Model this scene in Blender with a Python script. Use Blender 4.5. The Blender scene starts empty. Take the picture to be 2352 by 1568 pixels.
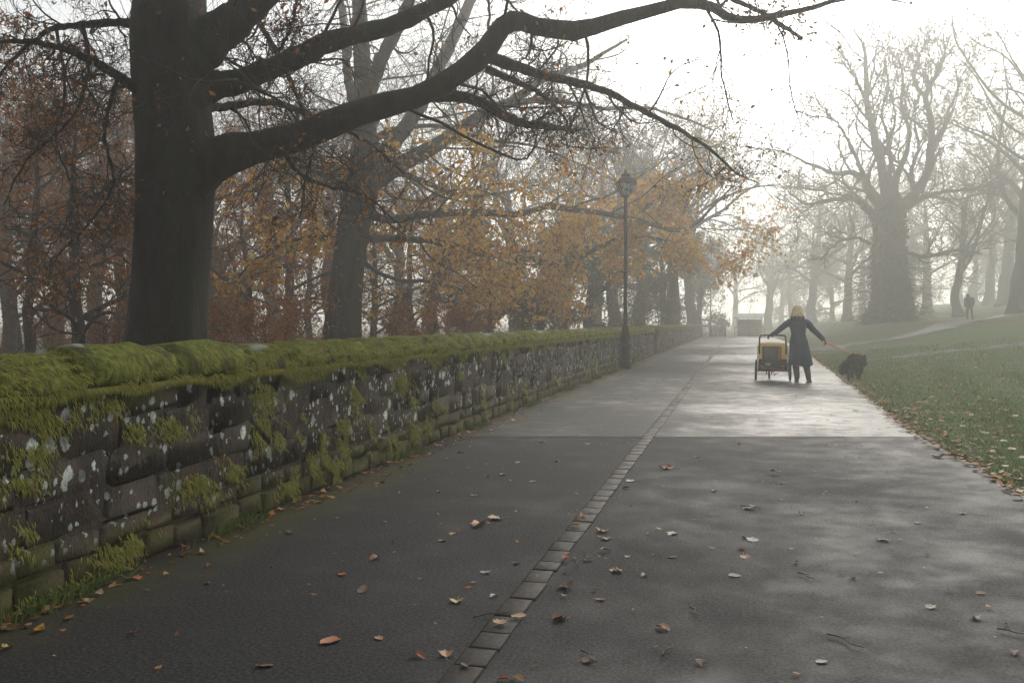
import bpy, bmesh, math, random
import numpy as np
from mathutils import Vector, Matrix

random.seed(7)
rng = np.random.default_rng(11)
R = math.radians
scene = bpy.context.scene
col = scene.collection

# ------------------------------------------------------------------ camera
F, CX, CY, CAMH = 2037.0, 1176.0, 784.0, 1.35          # measured on a 2352 px wide view of the photograph
cam_d = bpy.data.cameras.new('camera'); cam = bpy.data.objects.new('camera', cam_d); col.objects.link(cam)
cam.location = (0, 0, CAMH)
cam.rotation_euler = (R(90 - 1.237), 0, R(14.43))
cam_d.sensor_width = 36; cam_d.lens = 36 * F / 2352
cam_d.clip_start = 0.05; cam_d.clip_end = 3000
scene.camera = cam
RM = np.array(cam.rotation_euler.to_matrix())
RT, UP, FW = RM @ [1, 0, 0], RM @ [0, 1, 0], RM @ [0, 0, -1]
C0 = np.array([0, 0, CAMH])
def W(px, py, zc):                                     # a pixel and a distance give a point
    return C0 + zc * (FW + RT * (px - CX) / F + UP * (CY - py) / F)
def G(px, py, z=0.0):                                  # a pixel on level ground
    d = FW + RT * (px - CX) / F + UP * (CY - py) / F
    return C0 + d * ((z - CAMH) / d[2])

# ------------------------------------------------------------------ sky, sun, exposure
SUN_AZ, SUN_EL = R(8), R(25)
world = bpy.data.worlds.new('World'); scene.world = world; world.use_nodes = True
wn = world.node_tree; bg = wn.nodes['Background']
sky = wn.nodes.new('ShaderNodeTexSky'); sky.sky_type = 'NISHITA'; sky.sun_disc = False
sky.sun_elevation = SUN_EL; sky.sun_rotation = SUN_AZ; sky.dust_density = 2; sky.air_density = 1.0; sky.ozone_density = 1.0
hs = wn.nodes.new('ShaderNodeHueSaturation'); hs.inputs['Saturation'].default_value = 0.2
wn.links.new(sky.outputs[0], hs.inputs['Color']); wn.links.new(hs.outputs[0], bg.inputs[0])
bg.inputs[1].default_value = 0.14
sd = bpy.data.lights.new('sun', 'SUN'); sun = bpy.data.objects.new('sun', sd); col.objects.link(sun)
sd.energy = 1.25; sd.angle = R(35); sd.color = (1.0, 0.93, 0.80)
sv = Vector((math.sin(SUN_AZ) * math.cos(SUN_EL), math.cos(SUN_AZ) * math.cos(SUN_EL), math.sin(SUN_EL)))
sun.rotation_euler = sv.to_track_quat('Z', 'Y').to_euler(); sun.location = (5, 20, 30)
vs = scene.view_settings
vs.view_transform = 'Standard'; vs.look = 'None'; vs.gamma = 1; vs.exposure = 0.48; vs.use_curve_mapping = False
scene.render.engine = 'CYCLES'
cy = scene.cycles
cy.max_bounces = 5; cy.diffuse_bounces = 2; cy.glossy_bounces = 2; cy.transmission_bounces = 4; cy.volume_bounces = 2
cy.transparent_max_bounces = 6; cy.use_denoising = True; cy.sample_clamp_indirect = 4
HAZE_DENSITY = 0.0066

# ------------------------------------------------------------------ helpers
def tag(o, label=None, cat=None, group=None, kind=None):
    if label: o['label'] = label
    if cat: o['category'] = cat
    if group: o['group'] = group
    if kind: o['kind'] = kind
    return o
def empty(name, loc, rz=0.0, label=None, cat=None, group=None):
    o = bpy.data.objects.new(name, None); col.objects.link(o)
    o.location = tuple(loc); o.rotation_euler = (0, 0, rz); o.empty_display_size = 0.2
    return tag(o, label, cat, group)
def np_mesh(name, V, faces, mat=None, smooth=True):
    """faces: list of integer arrays (N,3) / (N,4)"""
    V = np.asarray(V, np.float32).reshape(-1, 3)
    me = bpy.data.meshes.new(name)
    fs = [np.asarray(f, np.int32) for f in faces if len(f)]
    loops = np.concatenate([f.ravel() for f in fs])
    tot = np.concatenate([np.full(len(f), f.shape[1], np.int32) for f in fs])
    st = np.concatenate([[0], np.cumsum(tot)[:-1]]).astype(np.int32)
    me.vertices.add(len(V)); me.vertices.foreach_set('co', V.ravel())
    me.loops.add(len(loops)); me.loops.foreach_set('vertex_index', loops)
    me.polygons.add(len(tot)); me.polygons.foreach_set('loop_start', st)
    me.polygons.foreach_set('use_smooth', np.full(len(tot), smooth))
    me.update(calc_edges=True); me.validate()
    if mat: me.materials.append(mat)
    return me
def obj(name, me, parent=None, loc=(0, 0, 0), rot=(0, 0, 0), scale=(1, 1, 1)):
    o = bpy.data.objects.new(name, me); col.objects.link(o)
    o.location = tuple(loc); o.rotation_euler = rot; o.scale = scale
    if parent: o.parent = parent
    return o
class MB:
    """collects pieces of ONE mesh"""
    def __init__(s): s.v = []; s.q = []; s.t = []; s.n = 0
    def add(s, V, q=None, t=None):
        V = np.asarray(V, float).reshape(-1, 3)
        s.v.append(V)
        if q is not None and len(q): s.q.append(np.asarray(q) + s.n)
        if t is not None and len(t): s.t.append(np.asarray(t) + s.n)
        s.n += len(V); return s
    def box(s, a, b):
        (x0, y0, z0), (x1, y1, z1) = a, b
        V = [(x0,y0,z0),(x1,y0,z0),(x1,y1,z0),(x0,y1,z0),(x0,y0,z1),(x1,y0,z1),(x1,y1,z1),(x0,y1,z1)]
        return s.add(V, q=[(0,3,2,1),(4,5,6,7),(0,1,5,4),(1,2,6,5),(2,3,7,6),(3,0,4,7)])
    def tube(s, pts, rad, sides=8, cap=True, m=None):
        pts = np.asarray(pts, float)
        if m: pts = catmull(pts, m)
        rad = np.broadcast_to(np.asarray(rad, float), (len(pts),)) if np.ndim(rad) == 0 or len(rad) == len(pts) else np.interp(np.linspace(0, 1, len(pts)), np.linspace(0, 1, len(rad)), rad)
        V, q = tubes(pts[None], rad[None], sides); t = []
        if cap:
            k, e = len(V), len(V) - sides
            V = np.concatenate([V, pts[:1], pts[-1:]])
            t = [((x + 1) % sides, x, k) for x in range(sides)] + [(e + x, e + (x + 1) % sides, k + 1) for x in range(sides)]
        return s.add(V, q=q, t=t)
    def lathe(s, prof, sides=20, c=(0, 0, 0)):
        prof = np.asarray(prof, float); a = np.linspace(0, 2 * np.pi, sides, endpoint=False)
        V = np.stack([prof[:, 0:1] * np.cos(a) + c[0], prof[:, 0:1] * np.sin(a) + c[1], np.repeat(prof[:, 1:2], sides, 1) + c[2]], -1)
        n = len(prof); i = np.arange(n - 1)[:, None] * sides; j = np.arange(sides)[None]
        q = np.stack([i + j, i + (j + 1) % sides, i + sides + (j + 1) % sides, i + sides + j], -1).reshape(-1, 4)
        return s.add(V, q=q)
    def loft(s, rings, cap=True):
        rings = np.asarray(rings, float); n, m, _ = rings.shape
        i = np.arange(n - 1)[:, None] * m; j = np.arange(m)[None]
        q = np.stack([i + j, i + (j + 1) % m, i + m + (j + 1) % m, i + m + j], -1).reshape(-1, 4)
        t = []
        V = rings.reshape(-1, 3)
        if cap:
            c0, c1 = rings[0].mean(0), rings[-1].mean(0); V = np.concatenate([V, c0[None], c1[None]])
            k = n * m
            t = [((x + 1) % m, x, k) for x in range(m)] + [((n - 1) * m + x, (n - 1) * m + (x + 1) % m, k + 1) for x in range(m)]
        return s.add(V, q=q, t=t)
    def build(s, name, mat, parent=None, smooth=True, off=(0, 0, 0), loc=(0, 0, 0), rot=(0, 0, 0), auto=None):
        V = np.concatenate(s.v) - np.asarray(off)
        me = np_mesh(name, V, [np.concatenate(s.q) if s.q else [], np.concatenate(s.t) if s.t else []], mat, smooth)
        if auto is not None: me.set_sharp_from_angle(angle=R(auto))
        return obj(name, me, parent, loc, rot)

def catmull(p, m):
    p = np.asarray(p, float); n = len(p)
    if n == 2: return p[0] + (p[1] - p[0]) * np.linspace(0, 1, m)[:, None]
    q = np.vstack([2 * p[0] - p[1], p, 2 * p[-1] - p[-2]])
    t = np.linspace(0, n - 1 - 1e-6, m); i = t.astype(int); f = (t - i)[:, None]
    a, b, c, d = q[i], q[i + 1], q[i + 2], q[i + 3]
    return 0.5 * ((2 * b) + (-a + c) * f + (2 * a - 5 * b + 4 * c - d) * f ** 2 + (-a + 3 * b - 3 * c + d) * f ** 3)
def unit(v): return v / np.maximum(np.linalg.norm(v, axis=-1, keepdims=True), 1e-9)
def tubes(P, Rad, sides):
    """P (B,n,3), Rad (B,n) -> vertices and quads of B tapered tubes"""
    B, n, _ = P.shape
    T = unit(np.gradient(P, axis=1))
    D = np.abs(unit(P[:, -1] - P[:, 0])); ref = np.zeros((B, 3)); ref[np.arange(B), D.argmin(1)] = 1
    N = unit(np.cross(T, ref[:, None])); Bn = np.cross(T, N)
    a = np.linspace(0, 2 * np.pi, sides, endpoint=False)
    V = P[:, :, None] + Rad[:, :, None, None] * (np.cos(a)[:, None] * N[:, :, None] + np.sin(a)[:, None] * Bn[:, :, None])
    i = (np.arange(B) * n * sides)[:, None, None] + (np.arange(n - 1) * sides)[None, :, None]; j = np.arange(sides)[None, None]
    q = np.stack([i + j, i + (j + 1) % sides, i + sides + (j + 1) % sides, i + sides + j], -1).reshape(-1, 4)
    return V.reshape(-1, 3), q
def sprout(rg, P, Rad, k, t0, t1, length, ang, n, wig, up, rs, rmin=0.002, rel=True, mom=0.6, flat=0.0, rmax=9.0):
    """k curly children on each of the B branches"""
    B, m, _ = P.shape
    t = np.sort(t0 + (t1 - t0) * (np.arange(k)[None] + rg.random((B, k))) / k, 1)
    s = t * (m - 1); i = np.minimum(s.astype(int), m - 2); f = (s - i)[..., None]; b = np.arange(B)[:, None]
    p = P[b, i] * (1 - f) + P[b, i + 1] * f
    T = unit(P[b, i + 1] - P[b, i]); r = Rad[b, i] * (1 - f[..., 0]) + Rad[b, i + 1] * f[..., 0]
    PL = np.linalg.norm(np.diff(P, axis=1), axis=-1).sum(1)[:, None] if rel else 1.0
    L = length * PL * (1.15 - 0.6 * t) * (0.55 + 0.8 * rg.random((B, k)))
    v = rg.normal(size=(B, k, 3)); v[..., 2] *= 1 - flat; v -= (v * T).sum(-1, keepdims=True) * T; v = unit(v)
    a = ang * (0.65 + 0.7 * rg.random((B, k, 1)))
    d = unit(np.cos(a) * T + np.sin(a) * v)
    p, d, L, r = p.reshape(-1, 3), d.reshape(-1, 3), L.reshape(-1, 1), r.reshape(-1)
    out = [p]; turn = np.zeros_like(p); st = L / (n - 1)
    for _ in range(n - 1):
        turn = mom * turn + rg.normal(size=p.shape) * wig
        d = unit(d + turn + np.array([0, 0, up]))
        p = p + d * st; out.append(p)
    P2 = np.stack(out, 1)
    r0 = np.clip(r * rs * (0.7 + 0.5 * rg.random(len(r))), rmin, rmax)
    return P2, r0[:, None] * np.linspace(1, 0.3, n)[None]
def leaf_quads(rg, P, size, hang=0.4, jit=0.04, ratio=0.55):
    """a folded two-triangle leaf at each point"""
    n = len(P)
    ax = unit(rg.normal(size=(n, 3)) + np.array([0, 0, -hang])); sd_ = unit(np.cross(ax, rg.normal(size=(n, 3))))
    nn = np.cross(ax, sd_); s = size * (0.6 + 0.8 * rg.random((n, 1)))
    p = P + rg.normal(size=(n, 3)) * jit
    V = np.stack([p, p + ax * s * .5 + sd_ * s * ratio * .5 + nn * s * .12, p + ax * s, p + ax * s * .5 - sd_ * s * ratio * .5 + nn * s * .12], 1)
    i = np.arange(n)[:, None] * 4
    return V.reshape(-1, 3), np.concatenate([i + [0, 1, 2], i + [0, 2, 3]], 0)

# ------------------------------------------------------------------ materials
def S(nt, v):  return v.outputs[0] if hasattr(v, 'outputs') else v
def nd(nt, typ, ins=None, **props):
    n = nt.nodes.new('ShaderNode' + typ)
    for k, v in props.items(): setattr(n, k, v)
    for k, v in (ins or {}).items():
        v = S(nt, v)
        if isinstance(v, bpy.types.NodeSocket): nt.links.new(v, n.inputs[k])
        else: n.inputs[k].default_value = v
    return n
def new_mat(name):
    m = bpy.data.materials.new(name); m.use_nodes = True; nt = m.node_tree
    return m, nt, nt.nodes['Principled BSDF']
def mix(nt, f, a, b):
    n = nt.nodes.new('ShaderNodeMix'); n.data_type = 'RGBA'
    for k, v in ((0, f), (6, a), (7, b)):
        v = S(nt, v)
        if isinstance(v, bpy.types.NodeSocket): nt.links.new(v, n.inputs[k])
        else: n.inputs[k].default_value = v if not isinstance(v, tuple) else (*v, 1)[:4]
    return n.outputs[2]
def rgb(c): return (*c, 1.0)
def noise(nt, scale, detail=4, rough=.55, vec=None, dist=0.0):
    n = nd(nt, 'TexNoise', {'Scale': scale, 'Detail': detail, 'Roughness': rough, 'Distortion': dist})
    if vec is not None: nt.links.new(S(nt, vec), n.inputs['Vector'])
    return n.outputs[0]
def ramp(nt, f, lo, hi, a=0.0, b=1.0):
    return nd(nt, 'MapRange', {0: f, 1: lo, 2: hi, 3: a, 4: b}, interpolation_type='SMOOTHSTEP').outputs[0]
def math_(nt, op, a, b=0.0, c=0.0):
    return nd(nt, 'Math', {0: a, 1: b, 2: c}, operation=op).outputs[0]
def pos(nt): return nd(nt, 'NewGeometry').outputs['Position']
def simple(name, c, rough=.6, metal=0.0, var=.25, scale=14, bump=.0, spec=.5, coat=0.0, objcoord=True):
    m, nt, p = new_mat(name)
    vec = nd(nt, 'TexCoord').outputs['Object'] if objcoord else pos(nt)
    f = noise(nt, scale, 5, .6, vec)
    a = tuple(x * (1 - var) for x in c); b = tuple(min(1, x * (1 + var)) for x in c)
    nt.links.new(mix(nt, ramp(nt, f, .3, .7), a, b), p.inputs['Base Color'])
    p.inputs['Roughness'].default_value = rough; p.inputs['Metallic'].default_value = metal
    p.inputs['Specular IOR Level'].default_value = spec; p.inputs['Coat Weight'].default_value = coat
    if bump:
        b_ = nd(nt, 'Bump', {'Strength': bump, 'Distance': .01, 'Height': noise(nt, scale * 5, 3, .6, vec)})
        nt.links.new(b_.outputs[0], p.inputs['Normal'])
    return m
def leafmat(name, cols, trans=.35, rough=.55):
    m, nt, p = new_mat(name)
    rnd = nd(nt, 'NewGeometry').outputs['Random Per Island']
    cr = nd(nt, 'ValToRGB', {0: rnd}); e = cr.color_ramp.elements
    while len(e) < len(cols): e.new(.5)
    for i, c in enumerate(cols): e[i].position = i / max(1, len(cols) - 1); e[i].color = rgb(c)
    nt.links.new(cr.outputs[0], p.inputs['Base Color']); p.inputs['Roughness'].default_value = rough
    p.inputs['Specular IOR Level'].default_value = .25
    tr = nd(nt, 'BsdfTranslucent', {0: cr.outputs[0]})
    ms = nd(nt, 'MixShader', {0: trans, 1: p.outputs[0], 2: tr.outputs[0]})
    nt.links.new(ms.outputs[0], nt.nodes['Material Output'].inputs[0])
    return m
def objcolmat(name, trans=.15, rough=.5):
    m, nt, p = new_mat(name)
    oi = nd(nt, 'ObjectInfo'); tc = nd(nt, 'TexCoord').outputs['Object']
    f = noise(nt, 45, 5, .65, tc); f2 = noise(nt, 12, 3, .6, tc)
    c = mix(nt, ramp(nt, f, .35, .7), oi.outputs['Color'], mix(nt, .55, oi.outputs['Color'], (.05, .025, .012)))
    c = mix(nt, ramp(nt, f2, .45, .75, 0, .6), c, (.22, .10, .03))
    nt.links.new(c, p.inputs['Base Color']); p.inputs['Roughness'].default_value = rough
    nt.links.new(nd(nt, 'Bump', {'Strength': .4, 'Distance': .004, 'Height': f}).outputs[0], p.inputs['Normal'])
    return m
M = {}
def barkmat(name, a, b, moss=None, scale=7):
    m, nt, p = new_mat(name)
    g = pos(nt)
    st = nd(nt, 'Mapping', {'Vector': g, 'Scale': (1, 1, .35)}).outputs[0]
    f = noise(nt, scale, 7, .65, st)
    c = mix(nt, ramp(nt, f, .3, .72), a, b)
    if moss:
        mf = noise(nt, 1.6, 5, .6, nd(nt, 'Mapping', {'Vector': g, 'Scale': (1.6, 1.6, .35)}).outputs[0])
        c = mix(nt, ramp(nt, mf, .42, .68, 0, .75), c, moss)
    nt.links.new(c, p.inputs['Base Color']); p.inputs['Roughness'].default_value = .8; p.inputs['Specular IOR Level'].default_value = .3
    wv = noise(nt, 2.2, 6, .7, nd(nt, 'Mapping', {'Vector': g, 'Scale': (1.5, 1.5, .5)}).outputs[0])
    bm_ = math_(nt, 'ADD', math_(nt, 'ADD', noise(nt, scale * 4, 5, .7, st), math_(nt, 'MULTIPLY', f, 1.5)), math_(nt, 'MULTIPLY', wv, 2.5))
    nt.links.new(nd(nt, 'Bump', {'Strength': .8, 'Distance': .05, 'Height': bm_}).outputs[0], p.inputs['Normal'])
    return m
M['bark'] = barkmat('beech_bark', (.010, .008, .008), (.034, .028, .025), (.026, .030, .010))
M['bark_far'] = barkmat('grey_bark', (.022, .019, .016), (.045, .038, .032), None, 4)
M['twig'] = simple('twig_bark', (.022, .017, .015), .75, var=.35, scale=3, objcoord=False)
M['rust_leaf'] = leafmat('rust_leaf', [(.24, .07, .022), (.38, .14, .035), (.13, .045, .018), (.44, .21, .06), (.20, .13, .045), (.33, .10, .025)], .5)
M['gold_leaf'] = leafmat('gold_leaf', [(.64, .31, .04), (.80, .48, .08), (.42, .15, .03), (.74, .40, .06), (.60, .46, .10), (.50, .20, .03)], .55)
M['orange_leaf'] = leafmat('orange_leaf', [(.28, .085, .02), (.40, .14, .03), (.17, .05, .018), (.46, .21, .05), (.25, .10, .03)], .45)
M['yew_leaf'] = leafmat('evergreen_leaf', [(.035, .05, .022), (.055, .075, .03), (.025, .035, .018), (.08, .085, .035)], .2)
M['green_leaf'] = leafmat('olive_leaf', [(.07, .085, .03), (.11, .115, .04), (.05, .06, .025), (.17, .14, .045)], .35)
M['ivy_leaf'] = leafmat('ivy_leaf', [(.03, .042, .018), (.045, .06, .025), (.02, .03, .013)], .2)
M['dry_leaf'] = leafmat('dry_leaf', [(.10, .04, .02), (.30, .12, .04), (.17, .07, .03), (.42, .30, .16), (.55, .19, .03), (.12, .06, .03), (.50, .24, .05)], .1)
M['wet_leaf'] = objcolmat('fallen_leaf')
M['iron'] = simple('black_painted_iron', (.012, .012, .015), .6, var=.3, scale=20, bump=.12, spec=.25)

# ================================================================== THE SETTING
def sstep(a, b, x): t = np.clip((x - a) / (b - a), 0, 1); return t * t * (3 - 2 * t)
def xw(y):                                             # face of the wall along the path
    return np.interp(y, [-4, 3, 12, 24, 36, 60, 85], [-3.22, -3.26, -3.36, -3.42, -3.44, -3.40, -3.36])
EDGE = np.array([G(2600, 1290)[:2], G(2352, 1142)[:2], G(2250, 1076)[:2], G(2120, 1008)[:2], G(2000, 920)[:2], G(1940, 872)[:2], G(1897, 842)[:2]])
EDGE = np.vstack([[EDGE[0, 0] - .05, -4], EDGE, [2.75, 36], [3.0, 60], [3.0, 85]])
def xe(y): return np.interp(y, EDGE[:, 1], EDGE[:, 0])  # right edge of the path
def hgt(x, y):
    z = np.interp(x, [3, 6, 9.5, 15, 20, 26, 40, 80], [.0, .6, 1.3, 1.5, 2.1, 2.9, 5, 8]) * sstep(20, 58, y)
    z = z + .03 * np.sin(x * 1.1 + y * .37) * sstep(3, 7, np.abs(x)) + .02 * np.sin(x * .5 - y * .9) * sstep(3, 7, np.abs(x))
    return z
def ground_z(x, y):
    on = (x > xw(y) - .3) & (x < xe(y)) & (y < 84)
    near = np.clip((x - xe(y)) / .25, 0, 1)
    return np.where(on, -.05, hgt(x, y) + np.where(x > 0, -.05 + .055 * near, 0.0))
gx = np.unique(np.concatenate([np.linspace(-380, -40, 24), np.linspace(-40, -4, 26), np.linspace(-4, 1.5, 10), np.linspace(1.5, 6, 46), np.linspace(6, 40, 60), np.linspace(40, 380, 26)]))
gy = np.unique(np.concatenate([np.linspace(-60, -4, 12), np.linspace(-4, 30, 110), np.linspace(30, 110, 80), np.linspace(110, 420, 24)]))
XX, YY = np.meshgrid(gx, gy)
V = np.stack([XX, YY, ground_z(XX, YY)], -1).reshape(-1, 3)
nx = len(gx); i = (np.arange(len(gy) - 1) * nx)[:, None] + np.arange(nx - 1)[None]
q = np.stack([i, i + 1, i + nx + 1, i + nx], -1).reshape(-1, 4)
m, nt, p = new_mat('ground'); g = pos(nt); sx = nd(nt, 'SeparateXYZ', {0: g})
n1, n2, n3 = noise(nt, .35, 5, .6, g), noise(nt, 9, 5, .7, g), noise(nt, 2.2, 4, .6, g)
green = mix(nt, ramp(nt, n2, .3, .7), (.06, .10, .033), (.13, .19, .065))
green = mix(nt, ramp(nt, n1, .45, .7, 0, .5), green, (.15, .16, .075))
lit = mix(nt, ramp(nt, n2, .3, .7), (.055, .035, .022), (.15, .085, .04))
far = math_(nt, 'MULTIPLY', ramp(nt, sx.outputs[1], 44, 60), ramp(nt, n3, .35, .62))
c = mix(nt, math_(nt, 'MULTIPLY', far, .75), green, lit)
left = mix(nt, ramp(nt, n1, .4, .62), lit, (.05, .05, .028))
c = mix(nt, ramp(nt, sx.outputs[0], -3.8, -3.2), left, c)
nt.links.new(c, p.inputs['Base Color']); p.inputs['Roughness'].default_value = .95; p.inputs['Specular IOR Level'].default_value = .15
nt.links.new(nd(nt, 'Bump', {'Strength': .8, 'Distance': .05, 'Height': n2}).outputs[0], p.inputs['Normal'])
tag(obj('ground', np_mesh('ground', V, [q], m)), 'sloping park lawn and leaf strewn woodland ground', 'ground', kind='structure')

def asphalt(name, r0, r1, damp):
    m, nt, p = new_mat(name); g = pos(nt); sx = nd(nt, 'SeparateXYZ', {0: g})
    big = noise(nt, .20, 8, .62, nd(nt, 'Mapping', {'Vector': g, 'Scale': (1.0, .8, 1)}).outputs[0], .3)
    mid = noise(nt, 2.6, 5, .65, g); fine = noise(nt, 150, 3, .7, g); grit = noise(nt, 62, 3, .75, g)
    vor = nd(nt, 'TexVoronoi', {'Vector': g, 'Scale': 190.0}).outputs['Color']
    c = mix(nt, ramp(nt, fine, .35, .7), (.016, .016, .018), (.042, .041, .042))
    c = mix(nt, .35, c, mix(nt, vor, (.014, .014, .016), (.065, .063, .06)))
    c = mix(nt, ramp(nt, mid, .4, .75, 0, .45), c, (.05, .046, .042))
    c = mix(nt, ramp(nt, grit, .38, .66), mix(nt, .65, c, (.006, .006, .007)), mix(nt, .35, c, (.12, .12, .12)))
    # moss and dirt grown along the foot of the wall
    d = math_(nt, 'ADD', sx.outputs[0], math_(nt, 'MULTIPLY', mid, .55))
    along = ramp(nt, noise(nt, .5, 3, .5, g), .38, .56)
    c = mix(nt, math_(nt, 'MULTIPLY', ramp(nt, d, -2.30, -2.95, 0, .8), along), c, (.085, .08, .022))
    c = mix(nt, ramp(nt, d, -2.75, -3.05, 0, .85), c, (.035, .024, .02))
    e = math_(nt, 'SUBTRACT', sx.outputs[0], math_(nt, 'MULTIPLY', mid, .4))
    c = mix(nt, ramp(nt, e, 1.75, 2.05, 0, .6), c, (.028, .024, .02))
    nt.links.new(c, p.inputs['Base Color'])
    rr = math_(nt, 'ADD', math_(nt, 'MULTIPLY', big, .65), math_(nt, 'MULTIPLY', mid, .35))
    side = ramp(nt, math_(nt, 'ADD', sx.outputs[0], math_(nt, 'MULTIPLY', mid, 1.2)), -1.4, 1.6)
    rr = math_(nt, 'ADD', rr, math_(nt, 'MULTIPLY', math_(nt, 'SUBTRACT', 1.0, side), .10))
    ro = ramp(nt, rr, .34, .64, r0, r1)
    nt.links.new(ro, p.inputs['Roughness']); wet = math_(nt, 'MULTIPLY', ramp(nt, rr, .64, .38), ramp(nt, math_(nt, 'ADD', sx.outputs[0], math_(nt, 'MULTIPLY', mid, 1.2)), -1.6, 1.4, .25, 1.0)); nt.links.new(nd(nt, 'MapRange', {0: wet, 1: 0.0, 2: 1.0, 3: .16, 4: .55 + damp}).outputs[0], p.inputs['Specular IOR Level'])
    bs = ramp(nt, rr, .40, .58, .10, .42)
    nt.links.new(nd(nt, 'Bump', {'Strength': bs, 'Distance': .010, 'Height': math_(nt, 'ADD', math_(nt, 'ADD', fine, grit), math_(nt, 'MULTIPLY', mid, .4))}).outputs[0], p.inputs['Normal'])
    return m
M['asph_near'] = asphalt('damp_asphalt', .50, .78, -.22)
M['asph_wet'] = asphalt('wet_asphalt', .20, .62, .04)
M['asph_far'] = asphalt('far_asphalt', .34, .66, -.1)
def strip_mesh(name, ys, xl, xr, z, mat, cols=12, z2=None):
    ys = np.asarray(ys, float); u = np.linspace(0, 1, cols)
    X = xl[:, None] * (1 - u) + xr[:, None] * u
    Z = np.full_like(X, z) if np.isscalar(z) else z(X, np.repeat(ys[:, None], cols, 1))
    V = np.stack([X, np.repeat(ys[:, None], cols, 1), Z], -1).reshape(-1, 3)
    i = (np.arange(len(ys) - 1) * cols)[:, None] + np.arange(cols - 1)[None]
    return np_mesh(name, V, [np.stack([i, i + 1, i + cols + 1, i + cols], -1).reshape(-1, 4)], mat)
def seam_mesh(name, y0, y1, z, mat, sk0, sk1, n=40):
    # a sheet of asphalt whose ends are skewed like the seams in the photograph
    t = np.linspace(0, 1, n); u = np.linspace(0, 1, 14)
    ym = y0 + (y1 - y0) * t
    X = xw(ym)[:, None] * (1 - u) + xe(ym)[:, None] * u + np.where(u == 0, -.12, 0)[None]
    Y = ym[:, None] + (sk0 * (1 - t) + sk1 * t)[:, None] * X
    X = np.where(u[None] == 1, xe(Y), X)
    V = np.stack([X, Y, np.full_like(X, z)], -1).reshape(-1, 3)
    i = (np.arange(n - 1) * 14)[:, None] + np.arange(13)[None]
    return np_mesh(name, V, [np.stack([i, i + 1, i + 15, i + 14], -1).reshape(-1, 4)], mat)
tan_y = math.tan(R(14.43))
Y1, Y2 = G(1694, 1003)[1], G(1694, 857)[1]
SK = 0.26
tag(obj('path', seam_mesh('path', -4, Y1, 0.0, M['asph_near'], 0, SK)), 'dark damp asphalt of the near path', 'path', kind='structure')
tag(obj('path', seam_mesh('path_mid', Y1 + .010, Y2, 0.003, M['asph_wet'], SK, SK)), 'wet shining asphalt beyond the first seam', 'path', kind='structure')
tag(obj('path', seam_mesh('path_far', Y2 + .03, 84, 0.0, M['asph_far'], SK, 0)), 'pale far asphalt running into the fog', 'path', kind='structure')
tag(obj('path_bed', strip_mesh('path_bed', np.linspace(-4, 84, 40), xw(np.linspace(-4, 84, 40)) - .1, xe(np.linspace(-4, 84, 40)), -.012, simple('tar_bed', (.012, .012, .013), .5, objcoord=False))), 'dark bedding under the asphalt seams', 'path', kind='structure')
# side paths that leave to the right across the lawn
def drape(name, pts, wid, mat, label, n=60, zo=.035):
    c = catmull(np.array(pts), n); T = unit(np.gradient(c, axis=0)); N = np.stack([T[:, 1], -T[:, 0]], -1)
    w = np.interp(np.linspace(0, 1, n), np.linspace(0, 1, len(wid)), wid)[:, None, None]
    u = np.linspace(-.5, .5, 7)[None, :, None]
    P = c[:, None] + N[:, None] * u * w
    Z = hgt(P[..., 0], P[..., 1]) + zo
    V = np.concatenate([P, Z[..., None]], -1).reshape(-1, 3); i = (np.arange(n - 1) * 7)[:, None] + np.arange(6)[None]
    tag(obj(name, np_mesh(name, V, [np.stack([i, i + 7, i + 8, i + 1], -1).reshape(-1, 4)], mat)), label, 'path', kind='structure')
def H(px, py):                                         # a pixel on the sloping lawn
    d = FW + RT * (px - CX) / F + UP * (CY - py) / F
    t = np.linspace(4, 160, 3000); P = C0 + d * t[:, None]
    k = np.argmax(P[:, 2] < hgt(P[:, 0], P[:, 1])); return P[k] if k else P[-1]
bp = [H(1850, 808)[:2], H(1905, 800)[:2], H(1985, 789)[:2], H(2060, 778)[:2], H(2150, 755)[:2], H(2240, 737)[:2], H(2352, 716)[:2], H(2420, 708)[:2]]
drape('path', bp, [4.0, 2.0, 1.8, 1.7, 1.7, 1.7, 1.7], M['asph_near'], 'wet grey branch path climbing the lawn to the right')
bp2 = [H(1960, 829)[:2], H(2070, 820)[:2], H(2200, 805)[:2], H(2352, 790)[:2], H(2480, 775)[:2]]
drape('path', bp2, [.3, .8, .8, .7], simple('trodden_earth', (.14, .135, .11), .8, objcoord=False, scale=4), 'narrow trodden track crossing the lawn', zo=.02)

# ------------------------------------------------------------------ strip of stone setts
sett_bank = []
def rounded_top(rg, b=.05, j=.008):
    u = np.array([0, b, 1 - b, 1]); V = []; 
    for a in u:
        for c in u:
            e = (a in (0, 1)) + (c in (0, 1))
            V.append((a - .5 + rg.normal() * j, c - .5 + rg.normal() * j, (-.0035 * e) + rg.normal() * .0012))
    for a, c in [(0,0),(0,1),(0,2),(0,3),(1,3),(2,3),(3,3),(3,2),(3,1),(3,0),(2,0),(1,0)]:
        V.append((u[a] - .5, u[c] - .5, -.06))
    q = [(r * 4 + s, (r + 1) * 4 + s, (r + 1) * 4 + s + 1, r * 4 + s + 1) for r in range(3) for s in range(3)]
    ring = [0, 1, 2, 3, 7, 11, 15, 14, 13, 12, 8, 4]
    q += [(ring[k], ring[(k + 1) % 12], 16 + (k + 1) % 12, 16 + k) for k in range(12)]
    return np.array(V), np.array(q)
m, nt, p = new_mat('stone_sett'); g = pos(nt); oi = nd(nt, 'ObjectInfo').outputs['Random']
c = mix(nt, oi, (.034, .029, .026), (.056, .049, .043)); f = noise(nt, 30, 6, .7, g)
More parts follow.
